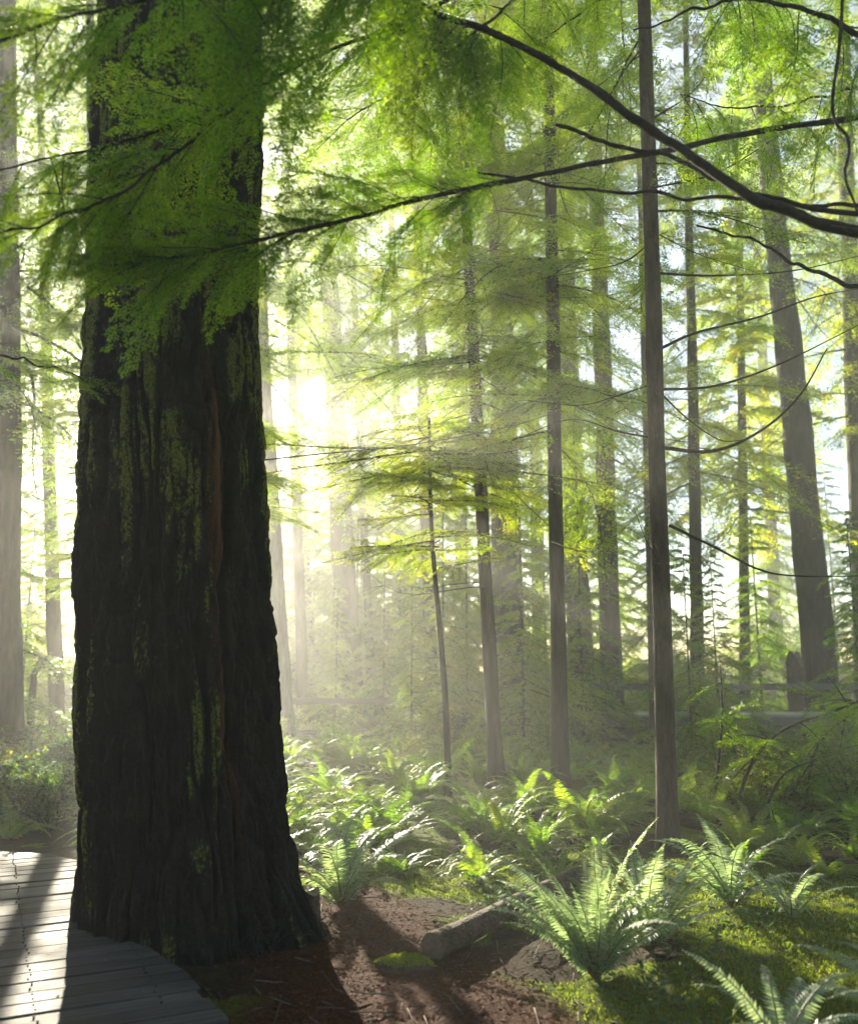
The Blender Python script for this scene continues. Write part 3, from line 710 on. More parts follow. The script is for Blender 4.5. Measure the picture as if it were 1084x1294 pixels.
nt.links.new(ramp(nt, no.outputs[0], [(.3, (.07, .07, .02)), (.7, (.12, .07, .03))]).outputs[0], b.inputs['Base Color']); nt.links.new(b.outputs[0], out.inputs['Surface']); M['stalk'] = m
FERN = [fern_mesh(300 + i, 17 + i, .95 + .05 * (i % 3), [M['fern'], M['stalk']], gap=.021) for i in range(6)]

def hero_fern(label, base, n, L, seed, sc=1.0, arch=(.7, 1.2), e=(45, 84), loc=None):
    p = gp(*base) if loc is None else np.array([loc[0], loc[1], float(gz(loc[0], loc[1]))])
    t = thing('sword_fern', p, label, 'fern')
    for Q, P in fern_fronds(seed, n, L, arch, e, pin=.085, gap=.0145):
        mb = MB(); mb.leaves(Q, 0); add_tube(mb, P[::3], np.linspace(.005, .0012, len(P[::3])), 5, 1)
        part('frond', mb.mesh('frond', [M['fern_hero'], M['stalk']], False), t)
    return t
hero_fern('bright sunlit sword fern with glare-pale fronds, standing on moss by the log', (752, 1240), 36, .84, 401, arch=(.35, .75), e=(48, 88))
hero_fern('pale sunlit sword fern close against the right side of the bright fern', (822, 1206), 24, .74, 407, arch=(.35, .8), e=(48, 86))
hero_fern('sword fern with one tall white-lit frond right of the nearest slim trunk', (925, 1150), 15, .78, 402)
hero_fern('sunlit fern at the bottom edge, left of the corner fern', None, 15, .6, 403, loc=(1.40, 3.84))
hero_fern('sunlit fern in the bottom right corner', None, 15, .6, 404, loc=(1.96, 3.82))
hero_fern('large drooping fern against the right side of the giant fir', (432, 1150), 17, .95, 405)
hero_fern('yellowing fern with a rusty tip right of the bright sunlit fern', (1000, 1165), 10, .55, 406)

g = np.random.default_rng(31); placed = [(1.0, 5.3), (2.1, 6.3), (-.75, 6.2)]; nf = 0
trunks_xy = [(fb[0], fb[1]), (bb[0], bb[1]), (br_b[0], br_b[1]), (pb[0], tY)]
for _ in range(14000):
    Y = 5.9 + 12 * g.random() ** 1.3; X = g.uniform(-.32, .58) * Y * 1.05
    px = CX + X / (Y * cp) * F
    if trail_d(np.array(X), np.array(Y)) < .12: continue
    if X < -.9 and Y < 7: continue
    if 1.2 < X < 3.9 and Y < 6.6 and X > 1.0: continue
    if X < 1.3 and Y < 6.9 and X > -.4: continue
    if any(abs(X - a * Y / b) < .30 and b - 2.4 < Y < b + .25 for a, b in trunks_xy): continue
    d = min((X - a) ** 2 + (Y - b) ** 2 for a, b in placed)
    if d < (.26 + .012 * Y) ** 2: continue
    placed.append((X, Y)); nf += 1
    reg = 'between the giant fir and the sapling hemlock' if px < 560 else 'between the sapling hemlock and the nearest slim trunk' if px < 840 else 'right of the nearest slim trunk'
    reg2 = 'near' if Y < 8.5 else 'middle' if Y < 12 else 'far'
    o = bpy.data.objects.new('sword_fern', FERN[int(g.integers(6))]); link(o)
    s = g.uniform(.42, .82) * (1 if Y > 8 else .9)
    o.location = (X, Y, float(gz(X, Y)) - .02); o.rotation_euler = (g.normal(0, .1), g.normal(0, .1), g.uniform(0, 6.28)); o.scale = (s, s, s * g.uniform(.85, 1.15))
    props(o, 'sword fern in the %s fern bed %s' % (reg2, reg), 'fern', 'sword ferns in the %s bed %s' % (reg2, reg))
    if nf >= 250: break
for k in range(26):
    Y = g.uniform(8.8, 13.5); X = at(g.uniform(-60, 105), 846, Y)[0]
    if X * .8988 + Y * .4384 < 1.2 and -X * .4384 + Y * .8988 < 9.5: continue
    o = bpy.data.objects.new('sword_fern', FERN[int(g.integers(6))]); link(o); s_ = g.uniform(.4, .75)
    o.location = (X, Y, float(gz(X, Y)) - .02); o.rotation_euler = (0, 0, g.uniform(0, 6.28)); o.scale = (s_,) * 3
    props(o, 'small sword fern past the boardwalk, left of the giant fir', 'fern', 'sword ferns beyond the boardwalk')

# ------------------------------------------------------------------ shrubs
def shrub_mesh(name, seed, H, spread, stems, leaves, ll, lw, leafm, droop=.3):
    g = np.random.default_rng(seed); mb = MB(); LQ = []
    for i in range(stems):
        a = g.uniform(0, 6.28); t = np.linspace(0, 1, 8); h = H * g.uniform(.5, 1.1); sprd = spread * g.uniform(.3, 1)
        P = np.stack([np.cos(a) * sprd * t ** 1.3 + .05 * np.sin(t * 5 + i), np.sin(a) * sprd * t ** 1.3 + .05 * np.cos(t * 4 + i), h * (t - droop * t ** 3)], -1)
        add_tube(mb, P, np.linspace(.008, .002, 8), 4, 1)
        subs = [(P, leaves)]
        for k in range(6):
            j = int(g.integers(2, 7)); d = norm(g.normal(0, 1, 3) * [1, 1, .35] + [0, 0, .15]); l2 = H * g.uniform(.15, .4)
            P2 = P[j] + d * np.linspace(0, l2, 5)[:, None]; P2[:, 2] -= .3 * np.linspace(0, 1, 5) ** 2 * l2
            add_tube(mb, P2, np.linspace(.004, .0015, 5), 3, 1); subs.append((P2, leaves))
        for Pp, n_ in subs:
            u = g.uniform(.15, 1, n_) * (len(Pp) - 1); i0 = np.minimum(u.astype(int), len(Pp) - 2); w = (u - i0)[:, None]
            B = Pp[i0] * (1 - w) + Pp[i0 + 1] * w
            d = norm(g.normal(0, 1, (n_, 3)) * [1, 1, .4]); nn = norm(np.array([0, 0, 1.]) + g.normal(0, .45, (n_, 3)))
            LQ.append(diamonds(B, d, nn, ll * g.uniform(.6, 1.2, n_), lw * g.uniform(.7, 1.2, n_)))
    mb.leaves(np.concatenate(LQ), 0)
    return mb.mesh(name, [leafm, M['twig']], False)
SHR = [shrub_mesh('shrub', 500 + i, 1.15, .75, 12, 26, .045, .026, M['shrub']) for i in range(3)]
SHB = [shrub_mesh('shrub', 520 + i, .95, .6, 13, 26, .055, .034, M['shrub_blue']) for i in range(2)]
def shrub(X, Y, s, me, label, cat, group, name):
    o = bpy.data.objects.new(name, me); link(o); o.location = (X, Y, float(gz(X, Y)) - .03)
    o.rotation_euler = (0, 0, g.uniform(0, 6.28)); o.scale = (s, s, s * g.uniform(.8, 1.2)); props(o, label, cat, group)
for k in range(34):                                  # left of the giant, beyond the boardwalk
    Y = 9.3 + 8 * g.random() ** 1.4; px = g.uniform(-50, 100); p = at(px, 846, Y)
    shrub(p[0], Y, g.uniform(.7, 1.15), (SHB + SHR[:1])[k % 3], 'leafy salal shrub past the boardwalk, left of the giant fir', 'shrub', 'shrubs beyond the boardwalk', 'salal_shrub')
for k in range(22):                                  # right, behind the ferns
    Y = g.uniform(9.3, 14); px = g.uniform(865, 1120); p = at(px, 846, Y)
    shrub(p[0], Y, g.uniform(.55, .95), SHR[k % 3], 'twiggy huckleberry shrub behind the ferns right of the nearest slim trunk', 'shrub', 'shrubs right of the nearest trunk', 'huckleberry_shrub')
for k in range(46):                                  # centre
    Y = g.uniform(14, 26); px = g.uniform(350, 870); p = at(px, 846, Y)
    if px > 700 and Y > 15: Y *= 1.5; p = at(px, 846, Y)
    shrub(p[0], Y, g.uniform(.5, .9), SHR[k % 3], 'hazy leafy shrub behind the fern bed, left of the nearest slim trunk', 'shrub', 'shrubs behind the fern bed', 'huckleberry_shrub')
for k in range(70):
    Y = g.uniform(27, 43); px = g.uniform(-60, 1140); p = at(px, 846, Y)
    shrub(p[0], Y, g.uniform(1.3, 2.6), SHR[k % 3], 'far misty shrub at the back of the forest floor', 'shrub', 'far shrubs in the haze', 'far_shrub')

# leaning twiggy stems and sapling at right
def stem_thing(name, label, pts, Y0, Y1, r0, r1, cat, seed, twigs=6, leaf=True):
    P = np.array([at(p[0], p[1], Y0 + (Y1 - Y0) * i / (len(pts) - 1)) for i, p in enumerate(pts)])
    P[0, 2] = float(gz(P[0, 0], P[0, 1])) - .05
    o = P[0].copy(); C = curve_pts(P - o, 24); g = np.random.default_rng(seed)
    t = thing(name, o, label, cat); mb = MB(); add_tube(mb, C, np.linspace(r0, r1, 24), 6)
    LQ = []
    for k in range(twigs):
        j = int(g.integers(6, 23)); d = norm(g.normal(0, 1, 3) * [1, .6, .5]); l2 = g.uniform(.2, .6)
        P2 = C[j] + d * np.linspace(0, l2, 5)[:, None]; P2[:, 2] -= .2 * np.linspace(0, 1, 5) ** 2 * l2
        add_tube(mb, P2, np.linspace(r1 * 1.3, .0015, 5), 4)
        Q, S = TPL_MID[k % 6]; Rm = rot_mats(math.atan2(d[1], d[0]), math.asin(d[2]) * .5, g.normal(0, .3)); s = l2 * 1.3
        ctr = Q.mean(1, keepdims=True); LQ.append(((ctr * s + (Q - ctr) * .9) @ Rm.T + C[j])[::2])
    part('stem', mb.mesh('stem', [M['twig']]), t)
    if leaf and LQ:
        mb = MB(); mb.leaves(np.concatenate(LQ)); part('foliage', mb.mesh('foliage', [M['far_leaf']], False), t)
stem_thing('sapling', 'slender curved sapling right of the nearest slim trunk', [(898, 1010), (908, 960), (912, 900), (910, 840)], 9.6, 10.2, .020, .007, 'sapling', 1, 10)
stem_thing('leaning_stem', 'dark leaning stem curving right over the shrubs', [(925, 1025), (945, 975), (985, 925), (1045, 902), (1100, 880)], 9.0, 9.8, .022, .008, 'stem', 2, 8)
stem_thing('leaning_stem', 'thin stem arching to the right edge above the ferns', [(1010, 1000), (1030, 950), (1060, 915), (1100, 890)], 9.6, 10.5, .014, .006, 'stem', 3, 7)
stem_thing('leaning_stem', 'bare leaning stem in shadow under the shrubs at right', [(950, 1030), (985, 985), (1030, 960)], 8.6, 9.0, .014, .006, 'stem', 4, 3)
stem_thing('dead_snag', 'dark forked dead snag between the two left trunks', [(40, 905), (42, 870), (44, 850), (62, 828)], 17, 17, .08, .035, 'snag', 5, 0, False)

# ------------------------------------------------------------------ ground
xs = np.concatenate([np.linspace(-47, -9, 50)[:-1], np.linspace(-9, 9, 361), np.linspace(9, 47, 50)[1:]])
ys = np.concatenate([np.linspace(-14, 2, 30)[:-1], np.linspace(2, 16, 281), np.linspace(16, 45.2, 70)[1:]])
Xg, Yg = np.meshgrid(xs, ys, indexing='ij'); Zg = gz(Xg, Yg)
ni, nj = Xg.shape; i = np.arange(ni - 1)[:, None] * nj; j = np.arange(nj - 1)[None]
Fq = np.stack([i + j, i + nj + j, i + nj + j + 1, i + j + 1], -1).reshape(-1, 4)
trail = sstep(.22, -.12, trail_d(Xg, Yg) + .35 * (fbm(Xg * 2.2, Yg * 2.2, seed=41) - .5))
me = mk('ground', np.stack([Xg, Yg, Zg], -1).reshape(-1, 3), [Fq], [], attrs={'trail': trail.ravel(), 'moss': sstep(.38, .52, fbm(Xg * 1.1 + 3, Yg * 1.1, seed=61, o=4) + .10 * sstep(.3, 1.2, Xg) * sstep(9, 7, Yg)).ravel()})
m, nt, out = mat('forest_floor'); L = nt.links
tc = N(nt, 'ShaderNodeTexCoord'); a_ = N(nt, 'ShaderNodeAttribute'); a_.attribute_name = 'trail'
def nz(sc, det=6, ro=.6):
    n_ = N(nt, 'ShaderNodeTexNoise', Scale=sc); n_.inputs['Detail'].default_value = det; n_.inputs['Roughness'].default_value = ro; L.new(tc.outputs['Object'], n_.inputs['Vector']); return n_.outputs[0]
na, nb, nc = nz(45, 6, .7), nz(2.4), nz(9)
dirt = ramp(nt, na, [(.3, (.020, .007, .004)), (.5, (.068, .023, .011)), (.68, (.125, .048, .024)), (.8, (.200, .100, .058))]).outputs[0]
mossc = ramp(nt, na, [(.3, (.045, .070, .006)), (.55, (.110, .145, .010)), (.75, (.170, .185, .018))]).outputs[0]
duff = ramp(nt, nc, [(.35, (.025, .020, .010)), (.65, (.060, .042, .020))]).outputs[0]
am_ = N(nt, 'ShaderNodeAttribute'); am_.attribute_name = 'moss'
forest = mixc(nt, ramp(nt, math_(nt, 'ADD', am_.outputs['Fac'], math_(nt, 'MULTIPLY', math_(nt, 'SUBTRACT', nc, .5), 1.2)), [(.40, (0, 0, 0)), (.60, (1, 1, 1))]).outputs[0], duff, mossc)
c = mixc(nt, a_.outputs['Fac'], forest, dirt)
b = N(nt, 'ShaderNodeBsdfPrincipled', Roughness=.95); b.inputs['Specular IOR Level'].default_value = .08; L.new(c, b.inputs['Base Color'])
bp = N(nt, 'ShaderNodeBump', Strength=1., Distance=.05); L.new(math_(nt, 'ADD', na, math_(nt, 'MULTIPLY', nc, .8)), bp.inputs['Height']); L.new(bp.outputs[0], b.inputs['Normal'])
L.new(b.outputs[0], out.inputs['Surface']); me.materials.append(m)
o = bpy.data.objects.new('ground', me); link(o); props(o, kind='structure')

ANG = R(26); U = np.array([math.cos(ANG), math.sin(ANG)]); W = np.array([-math.sin(ANG), math.cos(ANG)])
# litter, twigs and moss on it
def scatter(n_, keep, seed, yr=(2.6, 10)):
    g = np.random.default_rng(seed); y = yr[0] + (yr[1] - yr[0]) * g.random(n_) ** 1.5; x = g.uniform(-.6, .62, n_) * y * 1.1
    k = keep(x, y, g); return x[k], y[k], g
def onb(x, y): a = x * .8988 + y * .4384; return a < 1.05
x, y, g = scatter(110000, lambda x, y, g: (g.random(len(x)) < np.where(trail_d(x, y) < .1, .75, .22)) & ~onb(x, y), 51)
n_ = len(x); B = np.stack([x, y, gz(x, y) + g.uniform(.002, .014, n_)], -1)
d = norm(np.stack([g.normal(0, 1, n_), g.normal(0, 1, n_), g.normal(0, .28, n_)], -1)); nn = norm(np.array([0, 0, 1.]) + g.normal(0, .35, (n_, 3)))
mb = MB(); mb.leaves(diamonds(B, d, nn, g.uniform(.010, .042, n_), g.uniform(.005, .016, n_)))
o = link(bpy.data.objects.new('leaf_litter', mb.mesh('leaf_litter', [M['litter']], False))); props(o, 'scattered brown needles and bark chips on the forest floor', 'litter', kind='stuff')
gd = np.random.default_rng(57); bA = gd.uniform(-2.2, 1.0, 260); bB = gd.uniform(3.0, 9, 260) ; kq = bA < np.interp(bB, [4.8, 5.3, 5.7, 7.8, 8.5, 9], [.95, .8, .5, .55, .1, -1]); bA, bB = bA[kq], bB[kq]; nb_ = len(bA)
B = np.stack([U[0] * bA + W[0] * bB, U[1] * bA + W[1] * bB, np.full(nb_, .128)], -1)
mb = MB(); mb.leaves(diamonds(B, norm(np.stack([gd.normal(0, 1, nb_), gd.normal(0, 1, nb_), gd.normal(0, .12, nb_)], -1)), norm(np.array([0, 0, 1.]) + gd.normal(0, .12, (nb_, 3))), gd.uniform(.012, .045, nb_), gd.uniform(.004, .016, nb_)))
o = link(bpy.data.objects.new('deck_litter', mb.mesh('deck_litter', [M['litter']], False))); props(o, 'fallen needles and leaves lying on the boardwalk planks', 'litter', kind='stuff')
x, y, g = scatter(900, lambda x, y, g: ~onb(x, y), 52); mb = MB()
for xx, yy in zip(x, y):
    a = g.uniform(0, 6.28); l = g.uniform(.04, .22); s = np.linspace(-.5, .5, 4) * l
    P = np.stack([xx + np.cos(a) * s, yy + np.sin(a) * s + .02 * l * np.sin(s * 30), 0 * s], -1); P[:, 2] = gz(P[:, 0], P[:, 1]) + g.uniform(.004, .02) + np.linspace(0, g.uniform(0, .03), 4)
    add_tube(mb, P, np.full(4, g.uniform(.0015, .004)), 4)
o = link(bpy.data.objects.new('fallen_twigs', mb.mesh('fallen_twigs', [M['dead_twig']]))); props(o, 'fallen twigs strewn over the forest floor', 'twigs', kind='stuff')
def mossy(x, y): return fbm(x * 1.1 + 3, y * 1.1, seed=61, o=4) + .10 * sstep(.3, 1.2, x) * sstep(9, 7, y)
x, y, g = scatter(230000, lambda x, y, g: (trail_d(x, y) > .05 + .2 * g.random(len(x))) & ~onb(x, y) & (mossy(x, y) > .44 + .12 * g.random(len(x))) & (x > -1.2), 53, (3.0, 8.5))
n_ = len(x); B = np.stack([x, y, gz(x, y)], -1); d = norm(np.stack([g.normal(0, .55, n_), g.normal(0, .55, n_), np.ones(n_)], -1))
nn = norm(np.stack([g.normal(0, 1, n_), g.normal(0, 1, n_), g.normal(0, .3, n_)], -1))
mb = MB(); mb.leaves(diamonds(B, d, nn, g.uniform(.010, .030, n_), g.uniform(.003, .007, n_)))
o = link(bpy.data.objects.new('moss', mb.mesh('moss', [M['moss_blade']], False))); props(o, 'bright green moss carpet beside the bark trail', 'moss', kind='stuff')
# low leafy ground cover
x, y, g = scatter(5200, lambda x, y, g: (trail_d(x, y) > .35) & ~onb(x, y) & (fbm(x * .9, y * .9, seed=63) > .47 + .12 * (x > .6) * (y < 7)), 54, (3.6, 15))
LQ = []
for k in range(5):
    n_ = len(x); h = g.uniform(.02, .14, n_); B = np.stack([x + g.normal(0, .04, n_), y + g.normal(0, .04, n_), gz(x, y) + h], -1)
    d = norm(np.stack([g.normal(0, 1, n_), g.normal(0, 1, n_), g.normal(.1, .3, n_)], -1)); nn = norm(np.array([0, -.2, 1.]) + g.normal(0, .35, (n_, 3)))
    LQ.append(diamonds(B, d, nn, g.uniform(.025, .055, n_), g.uniform(.015, .032, n_)))
mb = MB(); mb.leaves(np.concatenate(LQ)); o = link(bpy.data.objects.new('ground_cover', mb.mesh('ground_cover', [M['shrub_blue']], False))); props(o, 'low leafy ground cover among the ferns', 'ground cover', kind='stuff')

# ------------------------------------------------------------------ boardwalk
g = np.random.default_rng(91); mb = MB(); bz = .12; pitch = .148
for bb in np.arange(-.5, 9.12, pitch):
    edge = lambda b_: np.interp(b_, [0, 4.06, 4.79, 5.32, 5.62, 5.85, 6.3, 7.0, 7.8, 8.2, 8.5, 8.75, 8.95, 9.1, 9.25], [1.06, 1.03, 1.0, .88, .74, .64, .61, .74, .76, .58, .25, -.2, -.8, -1.5, -2.25])
    jit = g.normal(0, .008); w = pitch - g.uniform(.005, .010); h = bz + g.normal(0, .0025); c_ = .006; tw = g.normal(0, .0018)
    aL = -2.3
    prof = np.array([[0, -.04], [0, -c_], [c_, 0], [w - c_, 0], [w, -c_], [w, -.04]])
    U_ = np.linspace(0, 1, 14); V = []
    for q in U_:
        sag = .002 * math.sin(q * 9 + bb * 7)
        for pb_, pz in prof:
            a_q = aL + (edge(bb + pb_) + jit - aL) * q
            xy = U * a_q + W * (bb + pb_ + tw * a_q); V.append([xy[0], xy[1], h + pz + sag])
    A_ = U_
    n_ = 6; k = len(A_); i = np.arange(k - 1)[:, None] * n_; j = np.arange(n_)[None]; jj = (j + 1) % n_
    Fp = np.stack([i + j, i + n_ + j, i + n_ + jj, i + jj], -1).reshape(-1, 4)
    o_ = mb.n; mb.add(V, Fp); ends = np.array([list(range(n_)), list(range((k - 1) * n_ + n_ - 1, (k - 1) * n_ - 1, -1))]) + o_
    mb.F.append(ends); mb.I.append((0, 2, 6))
bw = thing('boardwalk', (0, 0, 0), 'weathered plank boardwalk curving past the giant fir', 'boardwalk'); bw['kind'] = 'structure'
part('deck', mb.mesh('deck', [M['deck']], False), bw)
mb = MB(); gn = np.random.default_rng(5)
for bb in np.arange(-.5, 9.12, pitch):
    for a_n in (.82, .30, -.9, -2.0):
        if a_n > edge(bb) - .03: continue
        for f_ in (.28, .72):
            c_n = U * (a_n + gn.normal(0, .006)) + W * (bb + pitch * f_); th_ = np.linspace(0, 2 * np.pi, 8, endpoint=False)
            rim = np.stack([c_n[0] + .0055 * np.cos(th_), c_n[1] + .0055 * np.sin(th_), np.full(8, bz + .0065)], -1)
            o_ = mb.n; mb.V += [rim, rim - [0, 0, .009]]; k8 = np.arange(8)
            mb.F += [k8[None] + o_, np.stack([k8 + 8, (k8 + 1) % 8 + 8, (k8 + 1) % 8, k8], -1) + o_]; mb.I += [(0, 1, 8), (0, 8, 4)]; mb.n += 16
part('nail_heads', mb.mesh('nail_heads', [M['bough']], False), bw)
mb = MB()
def beam(mb, p, q, w, h):
    p, q = np.array(p, float), np.array(q, float); d = norm(q - p); s = norm(np.cross(d, [0, 0, 1.])) * w / 2; u = norm(np.cross(s, d)) * h / 2
    V = [p - s - u, p + s - u, p + s + u, p - s + u, q - s - u, q + s - u, q + s + u, q - s + u]
    mb.add(V, [[0, 3, 2, 1], [4, 5, 6, 7], [0, 1, 5, 4], [1, 2, 6, 5], [2, 3, 7, 6], [3, 0, 4, 7]])
for a0, b0, a1, b1 in [(.86, -.4, .86, 5.0), (.30, -.4, .30, 8.2), (-2.0, -.4, -2.0, 9.0), (-.9, -.4, -.9, 8.7)]:
    p, q = U * a0 + W * b0, U * a1 + W * b1; beam(mb, [p[0], p[1], .03], [q[0], q[1], .03], .07, .092)
part('joists', mb.mesh('joists', [M['rail']], False), bw)

# far boardwalk and rails
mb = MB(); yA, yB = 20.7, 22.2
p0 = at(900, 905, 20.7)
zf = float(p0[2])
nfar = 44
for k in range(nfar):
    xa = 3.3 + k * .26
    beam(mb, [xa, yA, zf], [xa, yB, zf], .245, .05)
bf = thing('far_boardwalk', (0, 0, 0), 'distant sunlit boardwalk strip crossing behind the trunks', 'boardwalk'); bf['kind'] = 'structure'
part('deck', mb.mesh('deck', [M['glare_deck']], False), bf)
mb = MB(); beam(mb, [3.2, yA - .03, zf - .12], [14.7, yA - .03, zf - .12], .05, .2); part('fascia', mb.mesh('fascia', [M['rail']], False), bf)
def fence(label, x0, x1, Y, zs, zb, step):
    t = thing('rail_fence', (x0, Y, zb), label, 'fence')
    for z in zs:
        mb = MB(); beam(mb, [0, 0, z - zb], [x1 - x0, .0, z - zb], .06, .15); part('rail', mb.mesh('rail', [M['rail']], False), t)
    for xx in np.arange(.3, x1 - x0, step):
        mb = MB(); zg_ = float(gz(x0 + xx, Y)); beam(mb, [xx, .095, zg_ - .2 - zb], [xx, .095, zs[0] + .12 - zb], .12, .12); part('post', mb.mesh('post', [M['rail']], False), t)
pz = [at(450, y_, 22)[2] for y_ in (886, 926)]
fence('low hazy rail fence behind the pale trunk, left of the sapling hemlock', at(355, 900, 22)[0], at(590, 900, 22)[0], 22, pz, float(gz(-3, 22)), 2.1)
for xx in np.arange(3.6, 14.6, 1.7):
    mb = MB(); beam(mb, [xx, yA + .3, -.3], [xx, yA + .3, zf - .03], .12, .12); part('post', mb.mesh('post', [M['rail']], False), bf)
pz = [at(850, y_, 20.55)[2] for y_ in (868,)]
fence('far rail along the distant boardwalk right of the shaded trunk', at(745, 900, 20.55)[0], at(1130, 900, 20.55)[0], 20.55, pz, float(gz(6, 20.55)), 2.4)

# ------------------------------------------------------------------ log, stumps, rock, cable
a0 = gp(546, 1212); a1 = at(725, 1142, 6.9); a1[2] = float(gz(a1[0], 6.9)); rl = .074
am_z = float(max(gz((a0[0] + a1[0]) / 2, (a0[1] + a1[1]) / 2), (a0[2] + a1[2]) / 2)) - a0[2]
t = thing('fallen_log', a0, 'fallen sawn log lying on the trail edge beside the bright fern', 'log')
da = a1 - a0
C = curve_pts([[0, 0, rl * .8], [da[0] * .5, da[1] * .5, am_z + rl * .85], [da[0] * 1.1, da[1] * 1.1, da[2] + rl * .9]], 60)
V, Fq, Tt = tube(C, np.linspace(rl, rl * .78, 60), 28, False)
ax_ = np.repeat(C, 28, 0); dv = V - ax_; nzv = fbm(dv[:, 0] * 18 + ax_[:, 0] * 3, dv[:, 2] * 18 + ax_[:, 1] * 3, dv[:, 1] * 18, seed=71)
V = ax_ + dv * (1 + .28 * (nzv - .5))[:, None]
part('bark', mk('bark', V, [Fq], [M['log']]), t)
def disc(c_, ring, m_, name, t_, bulge):
    n_ = len(ring); V = [c_ + bulge]; Fl = []
    for r_ in (.5, 1.): V += list(c_ + (ring - c_) * r_ + bulge * (1 - r_))
    V = np.array(V); k = np.arange(n_); kk = (k + 1) % n_
    part(name, mk(name, V, [np.stack([np.zeros(n_, int), 1 + k, 1 + kk], -1), np.stack([1 + k, 1 + n_ + k, 1 + n_ + kk, 1 + kk], -1)], [M[m_]], smooth=False), t_)
dirv = norm(C[0] - C[1]); disc(C[0] + dirv * .001, V[:28] + dirv * .001, 'cut', 'cut_end', t, dirv * .006)

def stump(label, p, r, h, seed, name='tree_stump'):
    t = thing(name, p, label, 'stump'); n_ = 26; z = np.linspace(-.15, h, 12); a = np.linspace(0, 2 * np.pi, n_, endpoint=False); Z, A = np.meshgrid(z, a, indexing='ij')
    RR = r * (1 + .25 * np.exp(-np.clip(Z, 0, 9) / (h * .35))) * (1 + .25 * (fbm(np.cos(A) * 3 + seed, np.sin(A) * 3, Z * 3, seed=seed) - .5))
    V = np.stack([RR * np.cos(A), RR * np.sin(A), Z + .12 * h * (Z > h * .9) * np.sin(A * 2)], -1).reshape(-1, 3)
    i = np.arange(11)[:, None] * n_; j = np.arange(n_)[None]; k = (j + 1) % n_
    part('bark', mk('bark', V, [np.stack([i + j, i + k, i + n_ + k, i + n_ + j], -1).reshape(-1, 4)], [M['log']]), t)
    ring = V[-n_:]; disc(ring.mean(0), ring + [0, 0, .001], 'cut', 'cut_top', t, np.array([0, 0, .004]))
stump('small sawn stump beside the right root of the giant fir', gp(391, 1162), .062, .17, 3)
stump('far stump leaning on the big right fir', np.array([at(1004, 850, 23.6)[0], 23.6, float(gz(at(1004, 850, 23.6)[0], 23.6))]), .2, 1.75, 4)

p = gp(512, 1226); t = thing('mossy_chunk', p, 'small moss-covered chunk of wood lying on the bark trail', 'wood chunk')
nu, nv = 48, 24; u = np.linspace(0, 2 * np.pi, nu, endpoint=False); v = np.linspace(-math.pi / 2, math.pi / 2, nv); Uu, Vv = np.meshgrid(u, v, indexing='ij')
X0, Y0, Z0 = np.cos(Vv) * np.cos(Uu), np.cos(Vv) * np.sin(Uu), np.sin(Vv)
k = 1 + .7 * (fbm(X0 * 2 + 5, Y0 * 2, Z0 * 2, seed=81) - .5) + .2 * (fbm(X0 * 9, Y0 * 9, Z0 * 9, seed=82) - .5)
V = np.stack([X0 * k * .15, Y0 * k * .075, Z0 * k * .045 + .02], -1).reshape(-1, 3)
i = np.arange(nu)[:, None] * nv; i2 = ((np.arange(nu) + 1) % nu)[:, None] * nv; j = np.arange(nv - 1)[None]
Fq = np.stack([i + j, i2 + j, i2 + j + 1, i + j + 1], -1).reshape(-1, 4)
o = part('wood', mk('wood', V, [Fq], [M['log']]), t)
g = np.random.default_rng(83); sel = V[(V[:, 2] > .03)]; B = sel[g.integers(0, len(sel), 5000)] + g.normal(0, .004, (5000, 3)); d = norm(np.array([0, 0, 1.]) + g.normal(0, .5, (5000, 3)))
mb = MB(); mb.leaves(diamonds(B, d, norm(g.normal(0, 1, (5000, 3))), g.uniform(.008, .02, 5000), .004)); part('moss', mb.mesh('moss', [M['moss_blade']], False), t)

P = curve_pts([at(300, 585, 5.7), at(400, 574, 7.0), at(520, 562, 9.0), at(640, 540, 11.2), at(705, 520, 11.55)], 60)
mb = MB(); add_tube(mb, P - P[0], np.full(60, .0065), 6)
m, nt, out = mat('cable_sheath'); b = N(nt, 'ShaderNodeBsdfPrincipled', Roughness=.3); no = N(nt, 'ShaderNodeTexNoise', Scale=40.)
nt.links.new(ramp(nt, no.outputs[0], [(.3, (.02, .02, .02)), (.7, (.08, .08, .08))]).outputs[0], b.inputs['Base Color']); nt.links.new(b.outputs[0], out.inputs['Surface'])
t = link(bpy.data.objects.new('cable', mb.mesh('cable', [m]))); t.location = [float(v) for v in P[0]]; props(t, 'thin dark cable strung from the giant fir to the brown trunk', 'cable')

# bramble of dry roots at the foot of the giant
g = np.random.default_rng(17); p = gp(335, 1205); mb = MB()
for k in range(18):
    a = g.uniform(-.5, 1.1); l = g.uniform(.15, .45); tt = np.linspace(0, 1, 6)
    q = np.array([g.uniform(-.28, .12), g.uniform(-.1, .1), 0]); P = q + np.stack([np.cos(a) * l * tt, -.04 * np.sin(tt * 3), np.sin(a) * l * tt + .05 * np.sin(tt * 5 + k)], -1)
    add_tube(mb, P, np.linspace(.004, .0015, 6), 4)
t = link(bpy.data.objects.new('dry_bramble', mb.mesh('dry_bramble', [M['twig']]))); t.location = [float(v) for v in p]; props(t, 'tangle of dry twigs leaning on the foot of the giant fir', 'twigs')

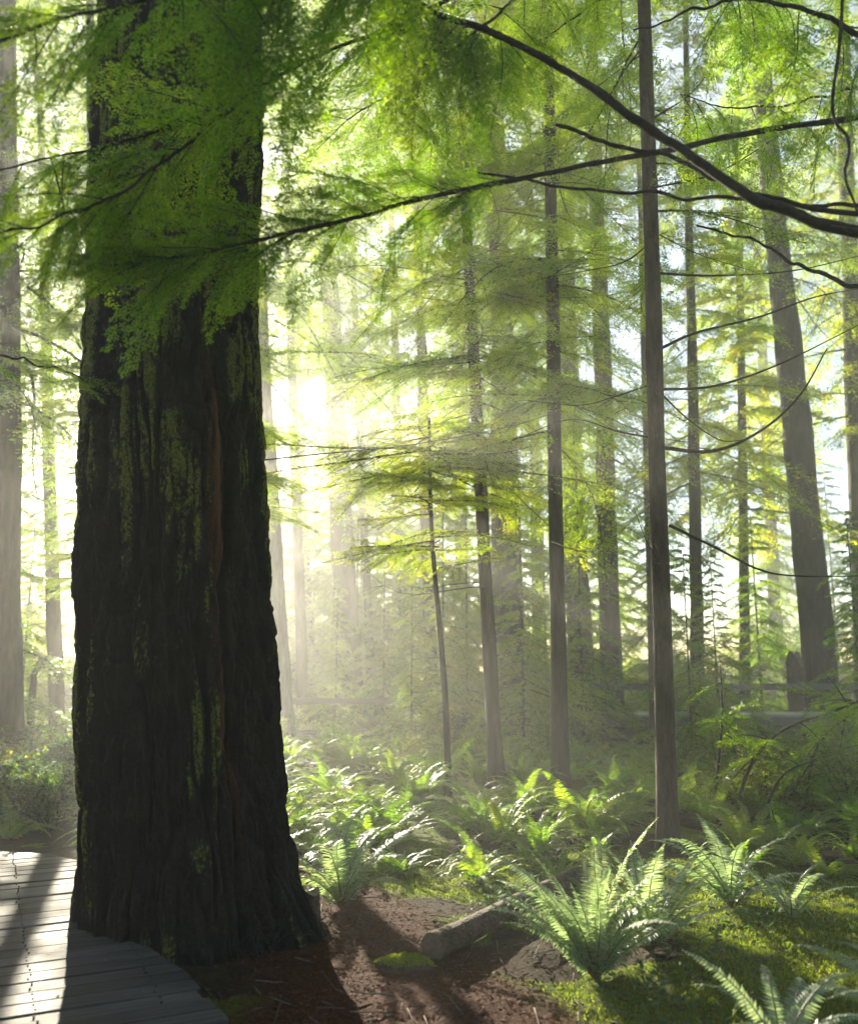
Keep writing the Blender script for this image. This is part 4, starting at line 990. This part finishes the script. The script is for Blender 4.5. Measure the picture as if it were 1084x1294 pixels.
# ------------------------------------------------------------------ haze
V = np.array([[x, y, z] for z in (-1.6, 36) for y in (-16, 45.8) for x in (-48, 48)], float)
me = mk('haze', V, [np.array([[0, 2, 3, 1], [4, 5, 7, 6], [0, 1, 5, 4], [1, 3, 7, 5], [3, 2, 6, 7], [2, 0, 4, 6]])], [], smooth=False)
m, nt, out = mat('haze_air'); pv = N(nt, 'ShaderNodeVolumePrincipled', Density=.0050, Anisotropy=.64)
pv.inputs['Color'].default_value = (.97, .97, .95, 1); pv.inputs['Density Attribute'].default_value = ''
nt.links.new(pv.outputs[0], out.inputs['Volume']); me.materials.append(m)
o = link(bpy.data.objects.new('haze', me)); props(o, kind='stuff')

# ------------------------------------------------------------------ light, sky, camera
w = bpy.data.worlds.new('World'); scene.world = w; w.use_nodes = True; nt = w.node_tree
sky = nt.nodes.new('ShaderNodeTexSky'); sky.sky_type = 'NISHITA'; sky.sun_disc = False; sky.sun_elevation = SUN_EL; sky.sun_rotation = SUN_AZ
sky.air_density = 1.0; sky.dust_density = .4
nt.links.new(sky.outputs[0], nt.nodes['Background'].inputs[0]); nt.nodes['Background'].inputs[1].default_value = .05
ld = bpy.data.lights.new('sun', 'SUN'); ld.energy = 5.0; ld.angle = R(.5); ld.color = (1, .90, .70)
lo = bpy.data.objects.new('sun', ld); link(lo); lo.rotation_euler = Vector(SUN_DIR).to_track_quat('Z', 'Y').to_euler()
cd = bpy.data.cameras.new('camera'); co = bpy.data.objects.new('camera', cd); link(co); scene.camera = co
co.location = (0, 0, CAMZ); co.rotation_euler = (R(90) + PITCH, 0, 0)
cd.sensor_fit = 'HORIZONTAL'; cd.sensor_width = 36; cd.lens = 36 * F / 1084; cd.clip_start = .05; cd.clip_end = 500
cd.dof.use_dof = True; cd.dof.focus_distance = 7.0; cd.dof.aperture_fstop = 1.8
scene.view_settings.view_transform = 'Standard'; scene.view_settings.look = 'None'; scene.view_settings.exposure = 2.34; scene.view_settings.gamma = 1
cy = scene.cycles
cy.max_bounces = 7; cy.diffuse_bounces = 3; cy.glossy_bounces = 2; cy.transmission_bounces = 5; cy.volume_bounces = 1
cy.sample_clamp_indirect = 4; cy.use_denoising = True; cy.caustics_reflective = False; cy.caustics_refractive = False
